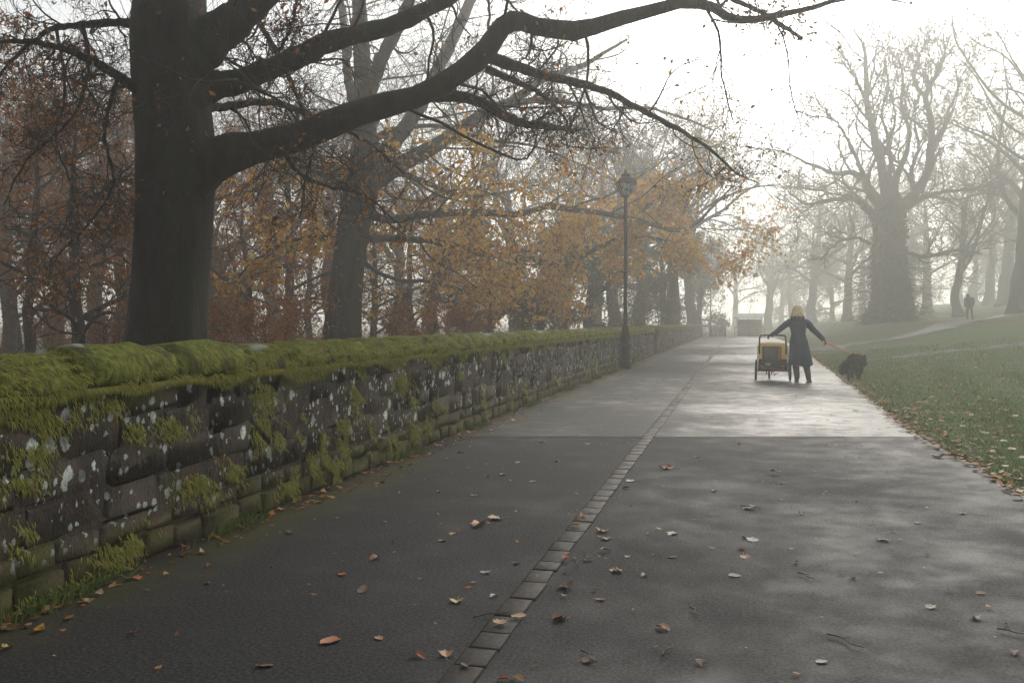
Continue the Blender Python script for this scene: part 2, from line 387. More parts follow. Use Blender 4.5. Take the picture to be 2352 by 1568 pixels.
c = mix(nt, ramp(nt, f, .35, .7, 0, .6), c, (.045, .04, .038))
sy = nd(nt, 'SeparateXYZ', {0: g}).outputs[1]
c = mix(nt, ramp(nt, noise(nt, 1.3, 4, .6, g), .45, .65, 0, .6), c, (.055, .042, .034))
nt.links.new(c, p.inputs['Base Color']); p.inputs['Specular IOR Level'].default_value = .15; nt.links.new(ramp(nt, f, .3, .7, .45, .7), p.inputs['Roughness'])
nt.links.new(nd(nt, 'Bump', {'Strength': .4, 'Distance': .006, 'Height': noise(nt, 90, 4, .7, g)}).outputs[0], p.inputs['Normal'])
M['sett'] = m
for k in range(8):
    V, q = rounded_top(rng); sett_bank.append((V, q, np_mesh('sett', V, [q], m)))
SX0, SX1 = G(1050, 1568), G(1640, 810)
def xs(y): return SX0[0] + (SX1[0] - SX0[0]) * (y - SX0[1]) / (SX1[1] - SX0[1])
strip = empty('paving_strip', (xs(2.4), 2.4, 0), label='narrow strip of grey stone setts running down the path', cat='paving'); tag(strip, kind='structure')
SO = np.array(strip.location)
SW = .135
y = 1.2; far_b = MB(); k = 0; tilt = math.atan2(-(SX1[0] - SX0[0]), SX1[1] - SX0[1])
while y < 80:
    L = random.uniform(.17, .29) if y < 12 else random.uniform(.2, .3)
    V, q, me = random.choice(sett_bank); wv = SW * random.uniform(.94, 1.04)
    loc = np.array([xs(y + L / 2) + random.uniform(-.005, .005), y + L / 2, .0085 + random.uniform(-.0015, .0015)])
    if k < 150:
        o = obj('sett', me, strip, loc - SO, (random.gauss(0, .006), random.gauss(0, .006), tilt + random.gauss(0, .012)), (wv, L - .0035, 1))
    else:
        far_b.add(V * [wv, L - .012, 1] + loc - SO, q=q)
    y += L; k += 1
o = far_b.build('sett_run', M['sett'], strip); tag(o, kind='stuff')

# ================================================================== THE WALLS
def wallmat():
    m, nt, p = new_mat('mossy_stone'); g = pos(nt); s3 = nd(nt, 'SeparateXYZ', {0: g}); z = s3.outputs[2]
    st = nd(nt, 'Mapping', {'Vector': g, 'Scale': (1, 1, .45)}).outputs[0]
    big, mid, fine = noise(nt, 1.1, 5, .6, g), noise(nt, 7, 6, .7, st, .5), noise(nt, 48, 4, .7, st)
    oi = nd(nt, 'ObjectInfo').outputs['Random']
    c = mix(nt, ramp(nt, mid, .32, .7), (.024, .018, .017), (.075, .06, .05))
    c = mix(nt, ramp(nt, big, .42, .68, 0, .75), c, (.10, .08, .055))
    c = mix(nt, math_(nt, 'MULTIPLY', oi, .22), c, (.09, .07, .048))
    low = ramp(nt, math_(nt, 'ADD', z, math_(nt, 'MULTIPLY', mid, .25)), .52, .22)
    c = mix(nt, math_(nt, 'MULTIPLY', low, .6), c, (.115, .088, .045))
    c = mix(nt, ramp(nt, fine, .5, .8, 0, .5), c, (.17, .15, .125))
    # rusty stain
    c = mix(nt, ramp(nt, noise(nt, 3.1, 3, .5, g), .62, .74, 0, .6), c, (.13, .05, .025))
    # moss film
    mo = math_(nt, 'ADD', noise(nt, 2.6, 6, .7, g), math_(nt, 'MULTIPLY', math_(nt, 'ADD', low, ramp(nt, z, .78, 1.0)), .17))
    c = mix(nt, ramp(nt, mo, .55, .68, 0, .85), c, mix(nt, fine, (.045, .05, .012), (.12, .115, .03)))
    # lichen: pale discs with a rim
    wob = nd(nt, 'VectorMath', {0: g, 1: nd(nt, 'VectorMath', {0: nd(nt, 'TexNoise', {'Vector': g, 'Scale': 34.0, 'Detail': 5.0, 'Roughness': .7}).outputs[1], 1: (.055, .055, .055)}, operation='MULTIPLY').outputs[0]}, operation='ADD').outputs[0]
    tot = None
    for sc, keep, rmax, clo in ((8.5, .36, .34, .40), (19, .42, .34, .41)):
        w3 = nd(nt, 'SeparateXYZ', {0: wob}); yz = nd(nt, 'CombineXYZ', {0: w3.outputs[1], 1: math_(nt, 'MULTIPLY', w3.outputs[2], .8)}).outputs[0]
        v = nd(nt, 'TexVoronoi', {'Vector': yz, 'Scale': float(sc)}, voronoi_dimensions='2D')
        rr = nd(nt, 'SeparateColor', {0: v.outputs['Color']}).outputs[0]
        rad = nd(nt, 'MapRange', {0: rr, 1: keep, 2: 1.0, 3: -.05, 4: rmax}).outputs[0]
        k_ = ramp(nt, math_(nt, 'SUBTRACT', rad, v.outputs['Distance']), -.02, .05)
        k_ = math_(nt, 'MULTIPLY', k_, ramp(nt, noise(nt, 1.9, 3, .5, g), clo, clo + .07))
        tot = k_ if tot is None else math_(nt, 'MAXIMUM', tot, k_)
    tot = math_(nt, 'MULTIPLY', tot, ramp(nt, z, .16, .3))
    tot = math_(nt, 'MULTIPLY', tot, ramp(nt, fine, .28, .45, .25, .95))
    c = mix(nt, tot, c, mix(nt, ramp(nt, noise(nt, 11, 4, .7, g), .35, .65), (.34, .38, .35), (.68, .72, .68)))
    nt.links.new(c, p.inputs['Base Color']); p.inputs['Roughness'].default_value = .88; p.inputs['Specular IOR Level'].default_value = .3
    hh = math_(nt, 'ADD', math_(nt, 'MULTIPLY', mid, 1.2), math_(nt, 'MULTIPLY', fine, .5))
    nt.links.new(nd(nt, 'Bump', {'Strength': .9, 'Distance': .035, 'Height': hh}).outputs[0], p.inputs['Normal'])
    return m
M['wall'] = wallmat()
m, nt, p = new_mat('moss_cap'); g = pos(nt); s3 = nd(nt, 'SeparateXYZ', {0: g})
f, f2 = noise(nt, 26, 5, .7, nd(nt, 'Mapping', {'Vector': g, 'Rotation': (R(-35), 0, 0), 'Scale': (1, 1, .3)}).outputs[0]), noise(nt, 3, 5, .6, g)
c = mix(nt, ramp(nt, f, .3, .7), (.07, .08, .018), (.25, .265, .055))
c = mix(nt, ramp(nt, f2, .50, .64, 0, .85), c, (.06, .045, .032))
nz = nd(nt, 'SeparateXYZ', {0: nd(nt, 'NewGeometry').outputs['Normal']}).outputs[2]
bare = math_(nt, 'MULTIPLY', ramp(nt, noise(nt, 1.7, 3, .5, nd(nt, 'Mapping', {'Vector': g, 'Location': (3, 1, 0)}).outputs[0]), .56, .60), ramp(nt, s3.outputs[2], 1.14, 1.18))
c = mix(nt, bare, c, (.36, .37, .35))
nt.links.new(c, p.inputs['Base Color']); p.inputs['Roughness'].default_value = .95; p.inputs['Specular IOR Level'].default_value = .1
nt.links.new(nd(nt, 'Bump', {'Strength': 1, 'Distance': .03, 'Height': f}).outputs[0], p.inputs['Normal'])
M['cap'] = m
M['moss'] = leafmat('moss_strand', [(.13, .14, .025), (.32, .33, .06), (.46, .45, .11), (.21, .22, .045), (.34, .27, .08), (.29, .32, .06)], .35, .9)
M['mortar'] = M['wall']

stone_bank = []
for k in range(24):
    up_ = k >= 12; b = .06 if up_ else .07; u = [0, b, 1 - b, 1]; V = []
    for a in u:
        for c in u:
            e = (a in (0, 1)) + (c in (0, 1))
            V.append(((-.009 if up_ else -.014) * (e > 0) - (.004 if up_ else .010) * (e > 1) + rng.normal() * .006, a + rng.normal() * (.03 if up_ else .022), c + rng.normal() * (.10 if up_ else .03)))
    ring = [0, 1, 2, 3, 7, 11, 15, 14, 13, 12, 8, 4]
    for r_ in ring: V.append((-.12, V[r_][1], V[r_][2]))
    q = [(r * 4 + s, (r + 1) * 4 + s, (r + 1) * 4 + s + 1, r * 4 + s + 1) for r in range(3) for s in range(3)]
    q += [(ring[j], ring[(j + 1) % 12], 16 + (j + 1) % 12, 16 + j) for j in range(12)]
    V = np.array(V); q = np.array(q)[:, ::1]
    stone_bank.append((V, q, np_mesh('stone', V, [q], M['wall'])))
PROF = np.array([(-.40, .985), (-.43, 1.0), (-.43, 1.06), (-.38, 1.13), (-.30, 1.18), (-.20, 1.20), (-.10, 1.185), (-.02, 1.14), (.03, 1.07), (.035, 1.01), (.0, .985)])
def wall_core(mb, ys, inset=.001, top=.99):
    ys = np.asarray(ys); n = len(ys); x = xw(ys)
    jit = rng.normal(size=(n, 7)) * .006 - .022 * (np.arange(7) < 2); zz = np.linspace(-.06, top, 7)
    V = np.stack([np.stack([x[:, None] - inset + jit, np.repeat(ys[:, None], 7, 1), np.repeat(zz[None], n, 0)], -1),
                  np.stack([x[:, None] - .39 + jit, np.repeat(ys[:, None], 7, 1), np.repeat(zz[::-1][None], n, 0)], -1)], 1).reshape(n, 14, 3)
    mb.loft(V)
def build_wall(y0, y1, label, near_to, seed):
    rg = random.Random(seed)
    root = empty('stone_wall', (float(xw((y0 + y1) / 2)) - .2, (y0 + y1) / 2, 0), label=label, cat='wall')
    O = np.array(root.location)
    mb = MB(); wall_core(mb, np.linspace(y0, y1, int((y1 - y0) * 4))); mb.build('wall_core', M['mortar'], root, off=O)
    zc = 0.0; far_m = MB()
    for ci, (h, lmin, lmax, proud) in enumerate(((.15, .2, .42, .020), (.13, .22, .46, .012), (.19, .3, .62, .006), (.17, .3, .66, .004), (.20, .3, .7, .004), (.15, .3, .6, .006))):
        y = y0 + rg.uniform(0, .1) - .1
        while y < y1 - .12:
            L = rg.uniform(lmin, lmax); L = min(L, y1 - y)
            if L > .1 and not (ci == 0 and rg.random() < .08):
                V, q, me = rg.choice(stone_bank[:12] if ci < 2 else stone_bank[12:])
                pr = proud * rg.uniform(.2, 1.5) + (.02 if ci < 2 and rg.random() < .2 else 0)
                loc = np.array([float(xw(y)) + pr, y + .006, zc + .004 + (rg.uniform(-.012, .012) if ci < 2 else 0)])
                sc = (1.0, L - (.012 if ci < 2 else -.004), (h - (.009 if ci < 2 else -.006)) * (rg.uniform(.86, 1.02) if ci < 2 else 1))
                a = math.atan2(-(float(xw(y + L)) - float(xw(y))), L) + rg.gauss(0, .012 if ci < 2 else .004)
                if y < near_to:
                    obj('stone', me, root, loc - O, (rg.gauss(0, .02 if ci < 2 else .004), 0, a), sc)
                else:
                    far_m.add(V * sc + loc - O, q=q)
            y += L
        zc += h
    if far_m.n: tag(far_m.build('stone_run', M['wall'], root), kind='stuff')
    y = y0
    first = True
    while y < y1 - .05:
        L = rg.uniform(.55, 1.0); L = min(L, y1 - y)
        if y1 - y - L < .3: L = y1 - y
        n = max(3, int(L / .12)); t = np.linspace(0, 1, n)
        pr = np.repeat(PROF[None], n, 0); pr = pr + rng.normal(size=pr.shape) * .008
        e = np.minimum(t, 1 - t) * L; sh = 1 - .06 * np.exp(-e / .035)
        pr[..., 0] = -.2 + (pr[..., 0] + .2) * sh[:, None]; pr[..., 1] = .985 + (pr[..., 1] - .985) * sh[:, None]
        lift = rg.uniform(-.006, .01); 
        if 3.9 < y + L / 2 < 5.6: lift = .03
        ys = y + .004 + t * (L - .008)
        V = np.stack([xw(ys)[:, None] + pr[..., 0] + rg.uniform(-.008, .014), np.repeat(ys[:, None], len(PROF), 1) + np.zeros_like(pr[..., 0]), pr[..., 1] + lift], -1)
        mb = MB(); mb.loft(V[:, ::-1]); o = mb.build('coping_stone', M['cap'], root, off=O)
        y += L
    return root, O
YE1 = G(1489, 815)[1]; YS2 = G(1501, 813)[1]
wall1, WO1 = build_wall(0.5, YE1, 'long low stone wall with thick green moss and white lichen beside the path', 14.5, 3)
wall2, WO2 = build_wall(YS2, 82, 'far grey wall beyond the gap fading into fog', -1, 4)
# gabled end stones of the far wall
mb = MB(); prof = [(-.42, -.05), (.03, -.05), (.03, 1.02), (-.2, 1.27), (-.42, 1.02)]
mb.loft([[(float(xw(YS2)) + a, YS2 - .22, b) for a, b in prof], [(float(xw(YS2)) + a, YS2 - .004, b) for a, b in prof]])
mb.build('end_pier', M['wall'], wall2, off=WO2, smooth=False)

# moss: hanging strands on the coping and in patches on the face
def strands(P, D, Nn, L, wd):
    n = len(P); D = unit(D); sd_ = unit(np.cross(D, Nn)); g = np.array([0, 0, -1.0])
    L = L[:, None]; wd = wd[:, None]
    m1 = P + D * L * .55 + Nn * L * .10; tip = P + D * L * .9 + g * L * .22 + Nn * L * .02
    V = np.stack([P - sd_ * wd, P + sd_ * wd, m1 + sd_ * wd * .8, m1 - sd_ * wd * .8, tip], 1)
    i = np.arange(n)[:, None] * 5
    return V.reshape(-1, 3), i + [0, 1, 2, 3], i + [3, 2, 4]
def cap_surface(y, s):
    """s 0..1 from the ridge down to the front lip"""
    pr = PROF[5:]; d = np.concatenate([[0], np.cumsum(np.linalg.norm(np.diff(pr, axis=0), axis=1))]); d /= d[-1]
    u, z = np.interp(s, d, pr[:, 0]), np.interp(s, d, pr[:, 1])
    e = .02; u2, z2 = np.interp(np.minimum(s + e, 1), d, pr[:, 0]), np.interp(np.minimum(s + e, 1), d, pr[:, 1])
    u1, z1 = np.interp(np.maximum(s - e, 0), d, pr[:, 0]), np.interp(np.maximum(s - e, 0), d, pr[:, 1])
    T = unit(np.stack([u2 - u1, np.zeros_like(u), z2 - z1], -1)); Nn = np.stack([-T[:, 2], np.zeros_like(u), T[:, 0]], -1)
    return np.stack([xw(y) + u, y, z], -1), T, Nn
def lown(y, s, seed):                                   # cheap smooth noise for gaps in the moss
    r_ = np.random.default_rng(seed); v = 0
    for _ in range(7):
        a, b, c = r_.uniform(1, 9), r_.uniform(1, 9), r_.uniform(0, 6.3); v = v + np.sin(a * y + b * s + c)
    return v / 3.2
def moss_on(root, O, y0, y1, n, seed, full=True):
    rg = np.random.default_rng(seed); mb = MB()
    y = y0 + (y1 - y0) * rg.random(n) ** 1.7; s = rg.random(n) ** .85
    keep = (lown(y * 1.6, s * 5, seed) > -.30) & ((s > .10) | (rg.random(n) < .4)); y, s = y[keep], s[keep]
    Pp, T, Nn = cap_surface(y, s); D = T + np.array([0, .55, 0]) + rg.normal(size=Pp.shape) * .28 + Nn * .25
    g = 1 + .05 * (y - y0)
    V, q, t = strands(Pp + Nn * .004, D, Nn, (.014 + .026 * rg.random(len(y))) * g ** .7, (.0016 + .0016 * rg.random(len(y))) * g ** 1.2)
    mb.add(V, q=q, t=t)
    # curtains that hang below the lip
    n2 = n // 2; y = y0 + (y1 - y0) * rg.random(n2) ** 1.7; dep = np.clip(lown(y, 0, seed + 1) * .14 + .045, .012, .4) * (1 - .3 * sstep(16, 30, y)); dep = dep * (1 - .8 * np.exp(-((y - 4.7) / .6) ** 2))
    z = 1.01 - rg.random(n2) ** 1.3 * dep
    Pp = np.stack([xw(y) + .016 + .02 * (z > .97), y, z], -1); Nn = np.tile([1.0, 0, 0], (n2, 1)); D = np.array([.12, .18, -1]) + rg.normal(size=Pp.shape) * .22
    g = 1 + .05 * (y - y0)
    V, q, t = strands(Pp, D, Nn, (.016 + .026 * rg.random(n2)) * g ** .7, (.0016 + .0014 * rg.random(n2)) * g ** 1.2); mb.add(V, q=q, t=t)
    if full:                                           # tufts on the face and along the footing
        spots = []
        for (px, py, w_, h_) in ((595, 985, .15, .17), (450, 1105, .25, .13), (530, 1085, .15, .12), (680, 1020, .09, .10), (740, 1030, .10, .16), (820, 890, .18, .28), (600, 900, .2, .16), (1060, 1000, .12, .14), (690, 960, .05, .06), (240, 900, .2, .14), (100, 960, .22, .10), (650, 1120, .18, .14), (230, 1290, .2, .12), (150, 1360, .25, .10), (850, 1010, .12, .2), (950, 990, .2, .12), (1000, 930, .08, .12), (1180, 930, .1, .1), (60, 1400, .18, .1), (760, 1080, .22, .1), (1120, 960, .1, .12)):
            d = FW + RT * (px - CX) / F + UP * (CY - py) / F; P_ = C0 + d * ((-3.3) / d[0]); spots.append((P_[1], P_[2], w_, h_))
        for k in range(46): spots.append((rg.uniform(2, 26), rg.choice([rg.uniform(.05, .35), rg.uniform(.3, .9)]), rg.uniform(.05, .22), rg.uniform(.05, .14)))
        for (yc, zc, w_, h_) in spots:
            k = int(9500 * w_ * (h_ + .05) * (1.7 if yc < 9 else 1)); y = yc + rg.normal(size=k) * w_ * .5; z = np.clip(zc + rg.normal(size=k) * h_ * .5, .02, .98); kp = lown(y * 3, z * 4, int(yc * 97)) > -.25; y, z = y[kp], z[kp]; k = len(y)
            Pp = np.stack([xw(y) + .012 + (z < .28) * .03, y, z], -1); D = np.array([.12, .15, -1]) + rg.normal(size=Pp.shape) * .3
            g = 1 + .05 * yc
            V, q, t = strands(Pp, D, np.tile([1.0, 0, 0], (k, 1)), (.018 + .03 * rg.random(k)) * g ** .6, (.0015 + .0013 * rg.random(k)) * g ** 1.2); mb.add(V, q=q, t=t)
    tag(mb.build('moss', M['moss'], root, off=O, smooth=False), kind='stuff')
moss_on(wall1, WO1, 1.6, YE1, 58000, 21)
moss_on(wall2, WO2, YS2, 70, 5000, 22, False)

# ================================================================== TREES
def trunk_mesh(pts, rad, sides, rings, seed, lump=.05, flare=.0, off=(0, 0, 0), mat=None):
    """an uneven trunk: pts/rad are resampled, the section is not round and swells at the roots"""
    rg = np.random.default_rng(seed)
    P = catmull(np.asarray(pts, float), rings); r_ = np.interp(np.linspace(0, 1, rings), np.linspace(0, 1, len(rad)), rad)
    T = unit(np.gradient(P, axis=0)); N = unit(np.cross(T, [0, 1, 0.01])); Bn = np.cross(T, N)
    a = np.linspace(0, 2 * np.pi, sides, endpoint=False)[None]; h = np.linspace(0, 1, rings)[:, None]
    k = 1 + flare * np.exp(-h * 14) * (.6 + .55 * np.cos(a * 5 + rg.uniform(0, 6)))
    for f, am in ((2, .5), (3, .5), (5, .35), (7, .25)):
        k = k + lump * am * np.sin(f * a + rg.uniform(0, 6.3) + h * rg.uniform(-6, 6)) + lump * .4 * am * np.sin(f * a * 1 + h * rg.uniform(10, 30) + rg.uniform(0, 6.3))
    V = P[:, None] + (r_[:, None] * k)[..., None] * (np.cos(a)[..., None] * N[:, None] + np.sin(a)[..., None] * Bn[:, None])
    mb = MB(); mb.loft(V); mb.v[0] = mb.v[0] - np.asarray(off)
    return np_mesh('trunk', mb.v[0], [mb.q[0], mb.t[0]], mat or M['bark'])
def px_limb(rows):
    """rows of (px, py, distance, width in px) -> points and radii"""
    A = np.array(rows, float)
    return np.array([W(*r_[:3]) for r_ in A]), A[:, 3] / 2 / F * A[:, 2]
def limb_objects(root, O, limbs, sides, mat, n=34, wob=.012, seed=0):
    rg = np.random.default_rng(seed); PP, RR = [], []
    for pts, rad in limbs:
        P = catmull(pts, n); r_ = np.interp(np.linspace(0, 1, n), np.linspace(0, 1, len(rad)), rad)
        P = P + rg.normal(size=P.shape) * wob * np.minimum(1, np.linspace(0, 6, n))[:, None]
        r_ = r_ * (1 + rg.normal(size=n) * .05)
        V, q = tubes(P[None], r_[None], sides)
        obj('limb', np_mesh('limb', V - O, [q], mat), root); PP.append(P); RR.append(r_)
    return np.stack(PP), np.stack(RR)
def branchwork(levels, O, mat, name='branchwork', sides=(6, 4, 3, 3, 3)):
    mb = MB()
    for k, (P, r_) in enumerate(levels):
        V, q = tubes(P, r_, sides[min(k, 4)]); mb.add(V, q=q)
    return np_mesh(name, np.concatenate(mb.v) - O, [np.concatenate(mb.q)], mat)

def prune(lv, idx, low=2.7):
    """cut what would hang down into the headroom over the path"""
    P, r_ = lv; bad = ((P[..., 0] > -3.1) & (P[..., 2] < low + .25 * np.maximum(0, P[..., 0] + 1))).any(1) | (P[..., 2] < 1.3).any(1)
    return (P[~bad], r_[~bad]), idx[~bad]
def grow(rg, PP, RR, specs):
    """levels of branches with the limb each one belongs to"""
    lv, idx, out = (PP, RR), np.arange(len(PP)), []
    for a in specs:
        k = a[0]; kw = a[-1] if isinstance(a[-1], dict) else {}; a_ = a[:-1] if kw else a
        lv, idx = prune(sprout(rg, *lv, *a_, **kw), np.repeat(idx, k)); out.append((lv, idx))
    return out
# ---- the great beech that stands just behind the wall
Z1 = 9.6
base1 = W(378, 800, Z1); base1[2] = 0
beech = empty('beech_tree', base1, label='huge dark beech trunk close behind the wall with limbs over the path', cat='tree')
O1 = np.array(beech.location)
tp = [base1 + [0, 0, -.1], W(378, 900, Z1), W(378, 790, Z1), W(388, 650, Z1), W(398, 480, Z1), W(402, 330, Z1), W(392, 200, Z1), W(388, 80, Z1), W(392, -60, Z1), W(410, -260, Z1), W(400, -520, Z1 + .3), W(430, -800, Z1 + .4)]
wid = [240, 205, 182, 170, 168, 172, 168, 172, 150, 110, 70, 30]
obj('trunk', trunk_mesh(tp, [w / 2 / F * Z1 for w in wid], 40, 90, 5, .05, .25, O1), beech)
def r(z0, z1, rows):
    n = len(rows); return px_limb([(a, b, z0 + (z1 - z0) * k / (n - 1), w) for k, (a, b, w) in enumerate(rows)])
L1 = [
 r(9.5, 12.0, [(425, 420, 130), (480, 375, 105), (535, 350, 84), (610, 334, 70), (720, 302, 62), (840, 255, 56), (960, 222, 52), (1060, 166, 50), (1115, 118, 50), (1150, 66, 46), (1190, 48, 46), (1250, 64, 42), (1330, 68, 40), (1430, 42, 34), (1560, 10, 28), (1635, 16, 22), (1690, 45, 18), (1760, 40, 16), (1850, 22, 13), (1920, 2, 10), (2010, -8, 6), (2080, 5, 3)]),
 r(9.5, 11.0, [(420, 240, 90), (480, 200, 70), (540, 190, 54), (620, 158, 50), (700, 124, 48), (760, 95, 47), (850, 72, 44), (930, 45, 40), (1010, 8, 36), (1080, -30, 30), (1190, -60, 22), (1320, -70, 14), (1480, -110, 6)]),
 r(9.5, 10.2, [(420, 150, 120), (480, 95, 100), (540, 45, 84), (600, -10, 70), (680, -90, 60), (760, -200, 45), (800, -330, 30), (860, -480, 14)]),
 r(11.0, 12.0, [(975, 222, 30), (1050, 222, 26), (1110, 238, 24), (1160, 268, 22), (1210, 286, 20), (1265, 292, 15), (1300, 298, 9), (1325, 302, 4)]),
 r(11.2, 12.6, [(1120, 130, 32), (1190, 155, 24), (1280, 182, 20), (1380, 205, 17), (1460, 245, 14), (1545, 290, 11), (1620, 335, 8), (1690, 395, 5), (1740, 420, 3)]),
 r(10.4, 12.2, [(1120, 160, 20), (1190, 190, 14), (1230, 208, 11), (1265, 235, 8), (1295, 270, 6), (1315, 310, 3)]),
 r(11.6, 12.2, [(1560, 10, 16), (1650, -10, 12), (1740, 25, 10), (1790, 55, 12), (1845, 90, 6)]),
 r(9.6, 13.0, [(450, 250, 24), (520, 245, 18), (620, 235, 16), (700, 258, 14), (760, 285, 10), (850, 330, 8), (930, 400, 5)]),
 r(9.4, 8.2, [(330, 215, 30), (270, 175, 22), (200, 135, 18), (120, 105, 14), (40, 95, 10), (-60, 110, 5)]),
 r(9.5, 9.0, [(340, 60, 26), (270, 52, 18), (190, 58, 16), (120, 68, 12), (60, 110, 9), (0, 170, 6), (-50, 260, 3)]),
 r(9.7, 11.0, [(340, -60, 60), (250, -120, 45), (120, -160, 32), (0, -120, 20), (-120, -60, 10)]),
 r(9.4, 7.0, [(430, -150, 60), (470, -300, 45), (560, -520, 32), (700, -800, 20), (900, -1100, 8)]),
 r(9.4, 6.5, [(360, -180, 55), (250, -330, 42), (60, -560, 30), (-200, -800, 12)]),
 (np.array([O1 + [.1, -.2, 5.2], O1 + [.6, -2.2, 6.2], O1 + [1.4, -4.6, 6.9], O1 + [2.6, -7.2, 7.2], O1 + [3.4, -9.6, 7.0]]), np.array([.19, .14, .11, .07, .03])),  # this limb and the next two: out of view overhead, added for shade
 (np.array([O1 + [.0, -.2, 5.8], O1 + [-.8, -2.4, 6.6], O1 + [-.6, -5.0, 7.0], O1 + [.4, -7.6, 7.2]]), np.array([.18, .13, .09, .03])),
 (np.array([O1 + [.2, -.1, 6.6], O1 + [2.0, -1.6, 7.6], O1 + [4.0, -3.0, 8.2], O1 + [5.8, -4.6, 8.4]]), np.array([.17, .12, .08, .03])),
 r(9.6, 9.0, [(190, 60, 12), (205, 140, 9), (185, 230, 8), (140, 300, 6), (60, 370, 5), (10, 470, 3)]),
 r(10.8, 10.6, [(560, -10, 18), (600, 60, 14), (650, 150, 11), (690, 240, 9), (720, 330, 7), (700, 420, 5), (690, 500, 3)]),
 r(10.4, 9.6, [(620, 165, 10), (640, 120, 9), (665, 70, 8), (680, 10, 7), (700, -60, 5)]),
 r(9.6, 11.2, [(640, 330, 12), (690, 400, 9), (760, 430, 7), (840, 450, 5), (920, 520, 3)]),
 r(9.9, 9.3, [(130, 70, 8), (150, 200, 7), (130, 330, 5), (170, 450, 4), (130, 560, 2)]),
 r(9.2, 9.0, [(270, 180, 10), (240, 300, 8), (260, 420, 6), (200, 520, 4), (110, 600, 2)]),
]
PP, RR = limb_objects(beech, O1, L1, 14, M['bark'], 40, .006, 3)
rg = np.random.default_rng(31)
gr = grow(rg, PP, RR, [(13, .08, .98, .30, 1.0, 14, .15, -.012, .36, .007, {'rmax': .021}), (7, .12, 1, .85, .85, 12, .17, -.025, .55, .0048), (6, .15, 1, .80, .8, 9, .19, -.025, .6, .0034)])
lv4 = gr[2][0]
tag(obj('branchwork', branchwork([g_[0] for g_ in gr], O1, M['twig']), beech), kind='stuff')
tips = lv4[0][:, 3:].reshape(-1, 3); tips = tips[rg.random(len(tips)) < .075]
V, t = leaf_quads(rg, tips, .062, .9, .02); tag(obj('foliage', np_mesh('foliage', V - O1, [t], M['rust_leaf'], False), beech), kind='stuff')

# ---- the second beech with golden leaves on its lower limbs
Z2 = 23.0
base2 = W(785, 780, Z2); base2[2] = 0
beech2 = empty('beech_tree', base2, label='second beech behind the wall with golden leaves on its long low limbs', cat='tree')
O2 = np.array(beech2.location)
tp = [base2 + [0, 0, -.1], W(782, 800, Z2), W(788, 720, Z2), W(798, 620, Z2), W(812, 520, Z2), W(828, 440, Z2), W(838, 370, Z2), W(838, 280, Z2), W(834, 180, Z2), W(828, 60, Z2), W(822, -80, Z2), W(830, -300, Z2)]
wid = [110, 92, 80, 72, 72, 80, 70, 50, 42, 36, 28, 10]
obj('trunk', trunk_mesh(tp, [w / 2 / F * Z2 for w in wid], 28, 60, 8, .05, .2, O2), beech2)
L2 = [
 r(23.0, 32.9, [(845, 425, 52), (900, 388, 40), (990, 340, 34), (1090, 275, 28), (1180, 230, 24), (1250, 180, 18), (1340, 150, 12), (1440, 90, 6)]),
 r(23.0, 31.0, [(840, 400, 44), (900, 330, 36), (960, 250, 33), (1010, 150, 30), (1060, 50, 26), (1110, -60, 18), (1150, -180, 8)]),
 r(23.0, 22.0, [(834, 260, 34), (870, 150, 32), (920, 50, 28), (960, -60, 20), (1000, -180, 8)]),
 r(23.0, 31.0, [(830, 300, 26), (800, 180, 20), (790, 60, 18), (770, -80, 10)]),
 r(23.0, 35.8, [(845, 492, 22), (900, 505, 18), (980, 492, 17), (1080, 488, 17), (1190, 492, 15), (1260, 474, 15), (1320, 482, 13), (1400, 492, 11), (1480, 508, 12), (1560, 530, 10), (1620, 492, 7), (1680, 430, 4)]),
 r(23.0, 34.9, [(845, 548, 20), (920, 548, 16), (1010, 556, 15), (1100, 580, 15), (1200, 592, 14), (1270, 606, 12), (1325, 634, 7)]),
 r(33.4, 36.0, [(1300, 612, 12), (1350, 582, 11), (1420, 550, 9), (1500, 545, 6), (1570, 570, 4)]),
 r(34.4, 36.8, [(1450, 500, 10), (1500, 465, 9), (1540, 430, 7), (1590, 400, 5), (1640, 385, 3)]),
 r(23.0, 32.0, [(850, 440, 18), (920, 400, 14), (990, 425, 12), (1070, 450, 10), (1160, 440, 6), (1260, 420, 3)]),
 r(23.0, 22.0, [(800, 560, 14), (740, 545, 11), (660, 555, 9), (580, 600, 5), (540, 650, 3)]),
 r(23.0, 22.0, [(810, 440, 18), (740, 400, 13), (660, 380, 9), (570, 420, 5), (520, 480, 3)]),
 r(23.0, 32.0, [(830, 340, 20), (900, 300, 14), (1000, 290, 10), (1120, 320, 8), (1240, 340, 5), (1380, 400, 3)]),
 r(31.6, 32.9, [(1150, 245, 16), (1260, 230, 13), (1380, 250, 9), (1500, 250, 7), (1640, 300, 4)]),
 r(23.0, 34.9, [(830, 600, 12), (900, 640, 9), (1000, 650, 8), (1110, 680, 5), (1180, 700, 3)]),
]
PP, RR = limb_objects(beech2, O2, L2, 10, M['bark'], 30, .012, 4)
gr = grow(rg, PP, RR, [(10, .1, .98, .28, 1.0, 13, .15, .0, .38, .012, {'rmax': .04}), (6, .15, 1, .85, .85, 11, .18, -.01, .55, .0085), (5, .15, 1, .80, .8, 8, .2, -.02, .6, .006)])
lv4, il = gr[2]
tag(obj('branchwork', branchwork([g_[0] for g_ in gr], O2, M['twig']), beech2), kind='stuff')
dens = [.08, .05, .02, .08, 1.5, 1.5, 1.6, 1.5, .9, .5, .3, .25, .25, .9]
Pt = [lv4[0][il == k].reshape(-1, 3) for k in range(len(L2))]
pick = np.concatenate([Pt[k][rg.random(len(Pt[k])) < min(1, .62 * d)] for k, d in enumerate(dens)])
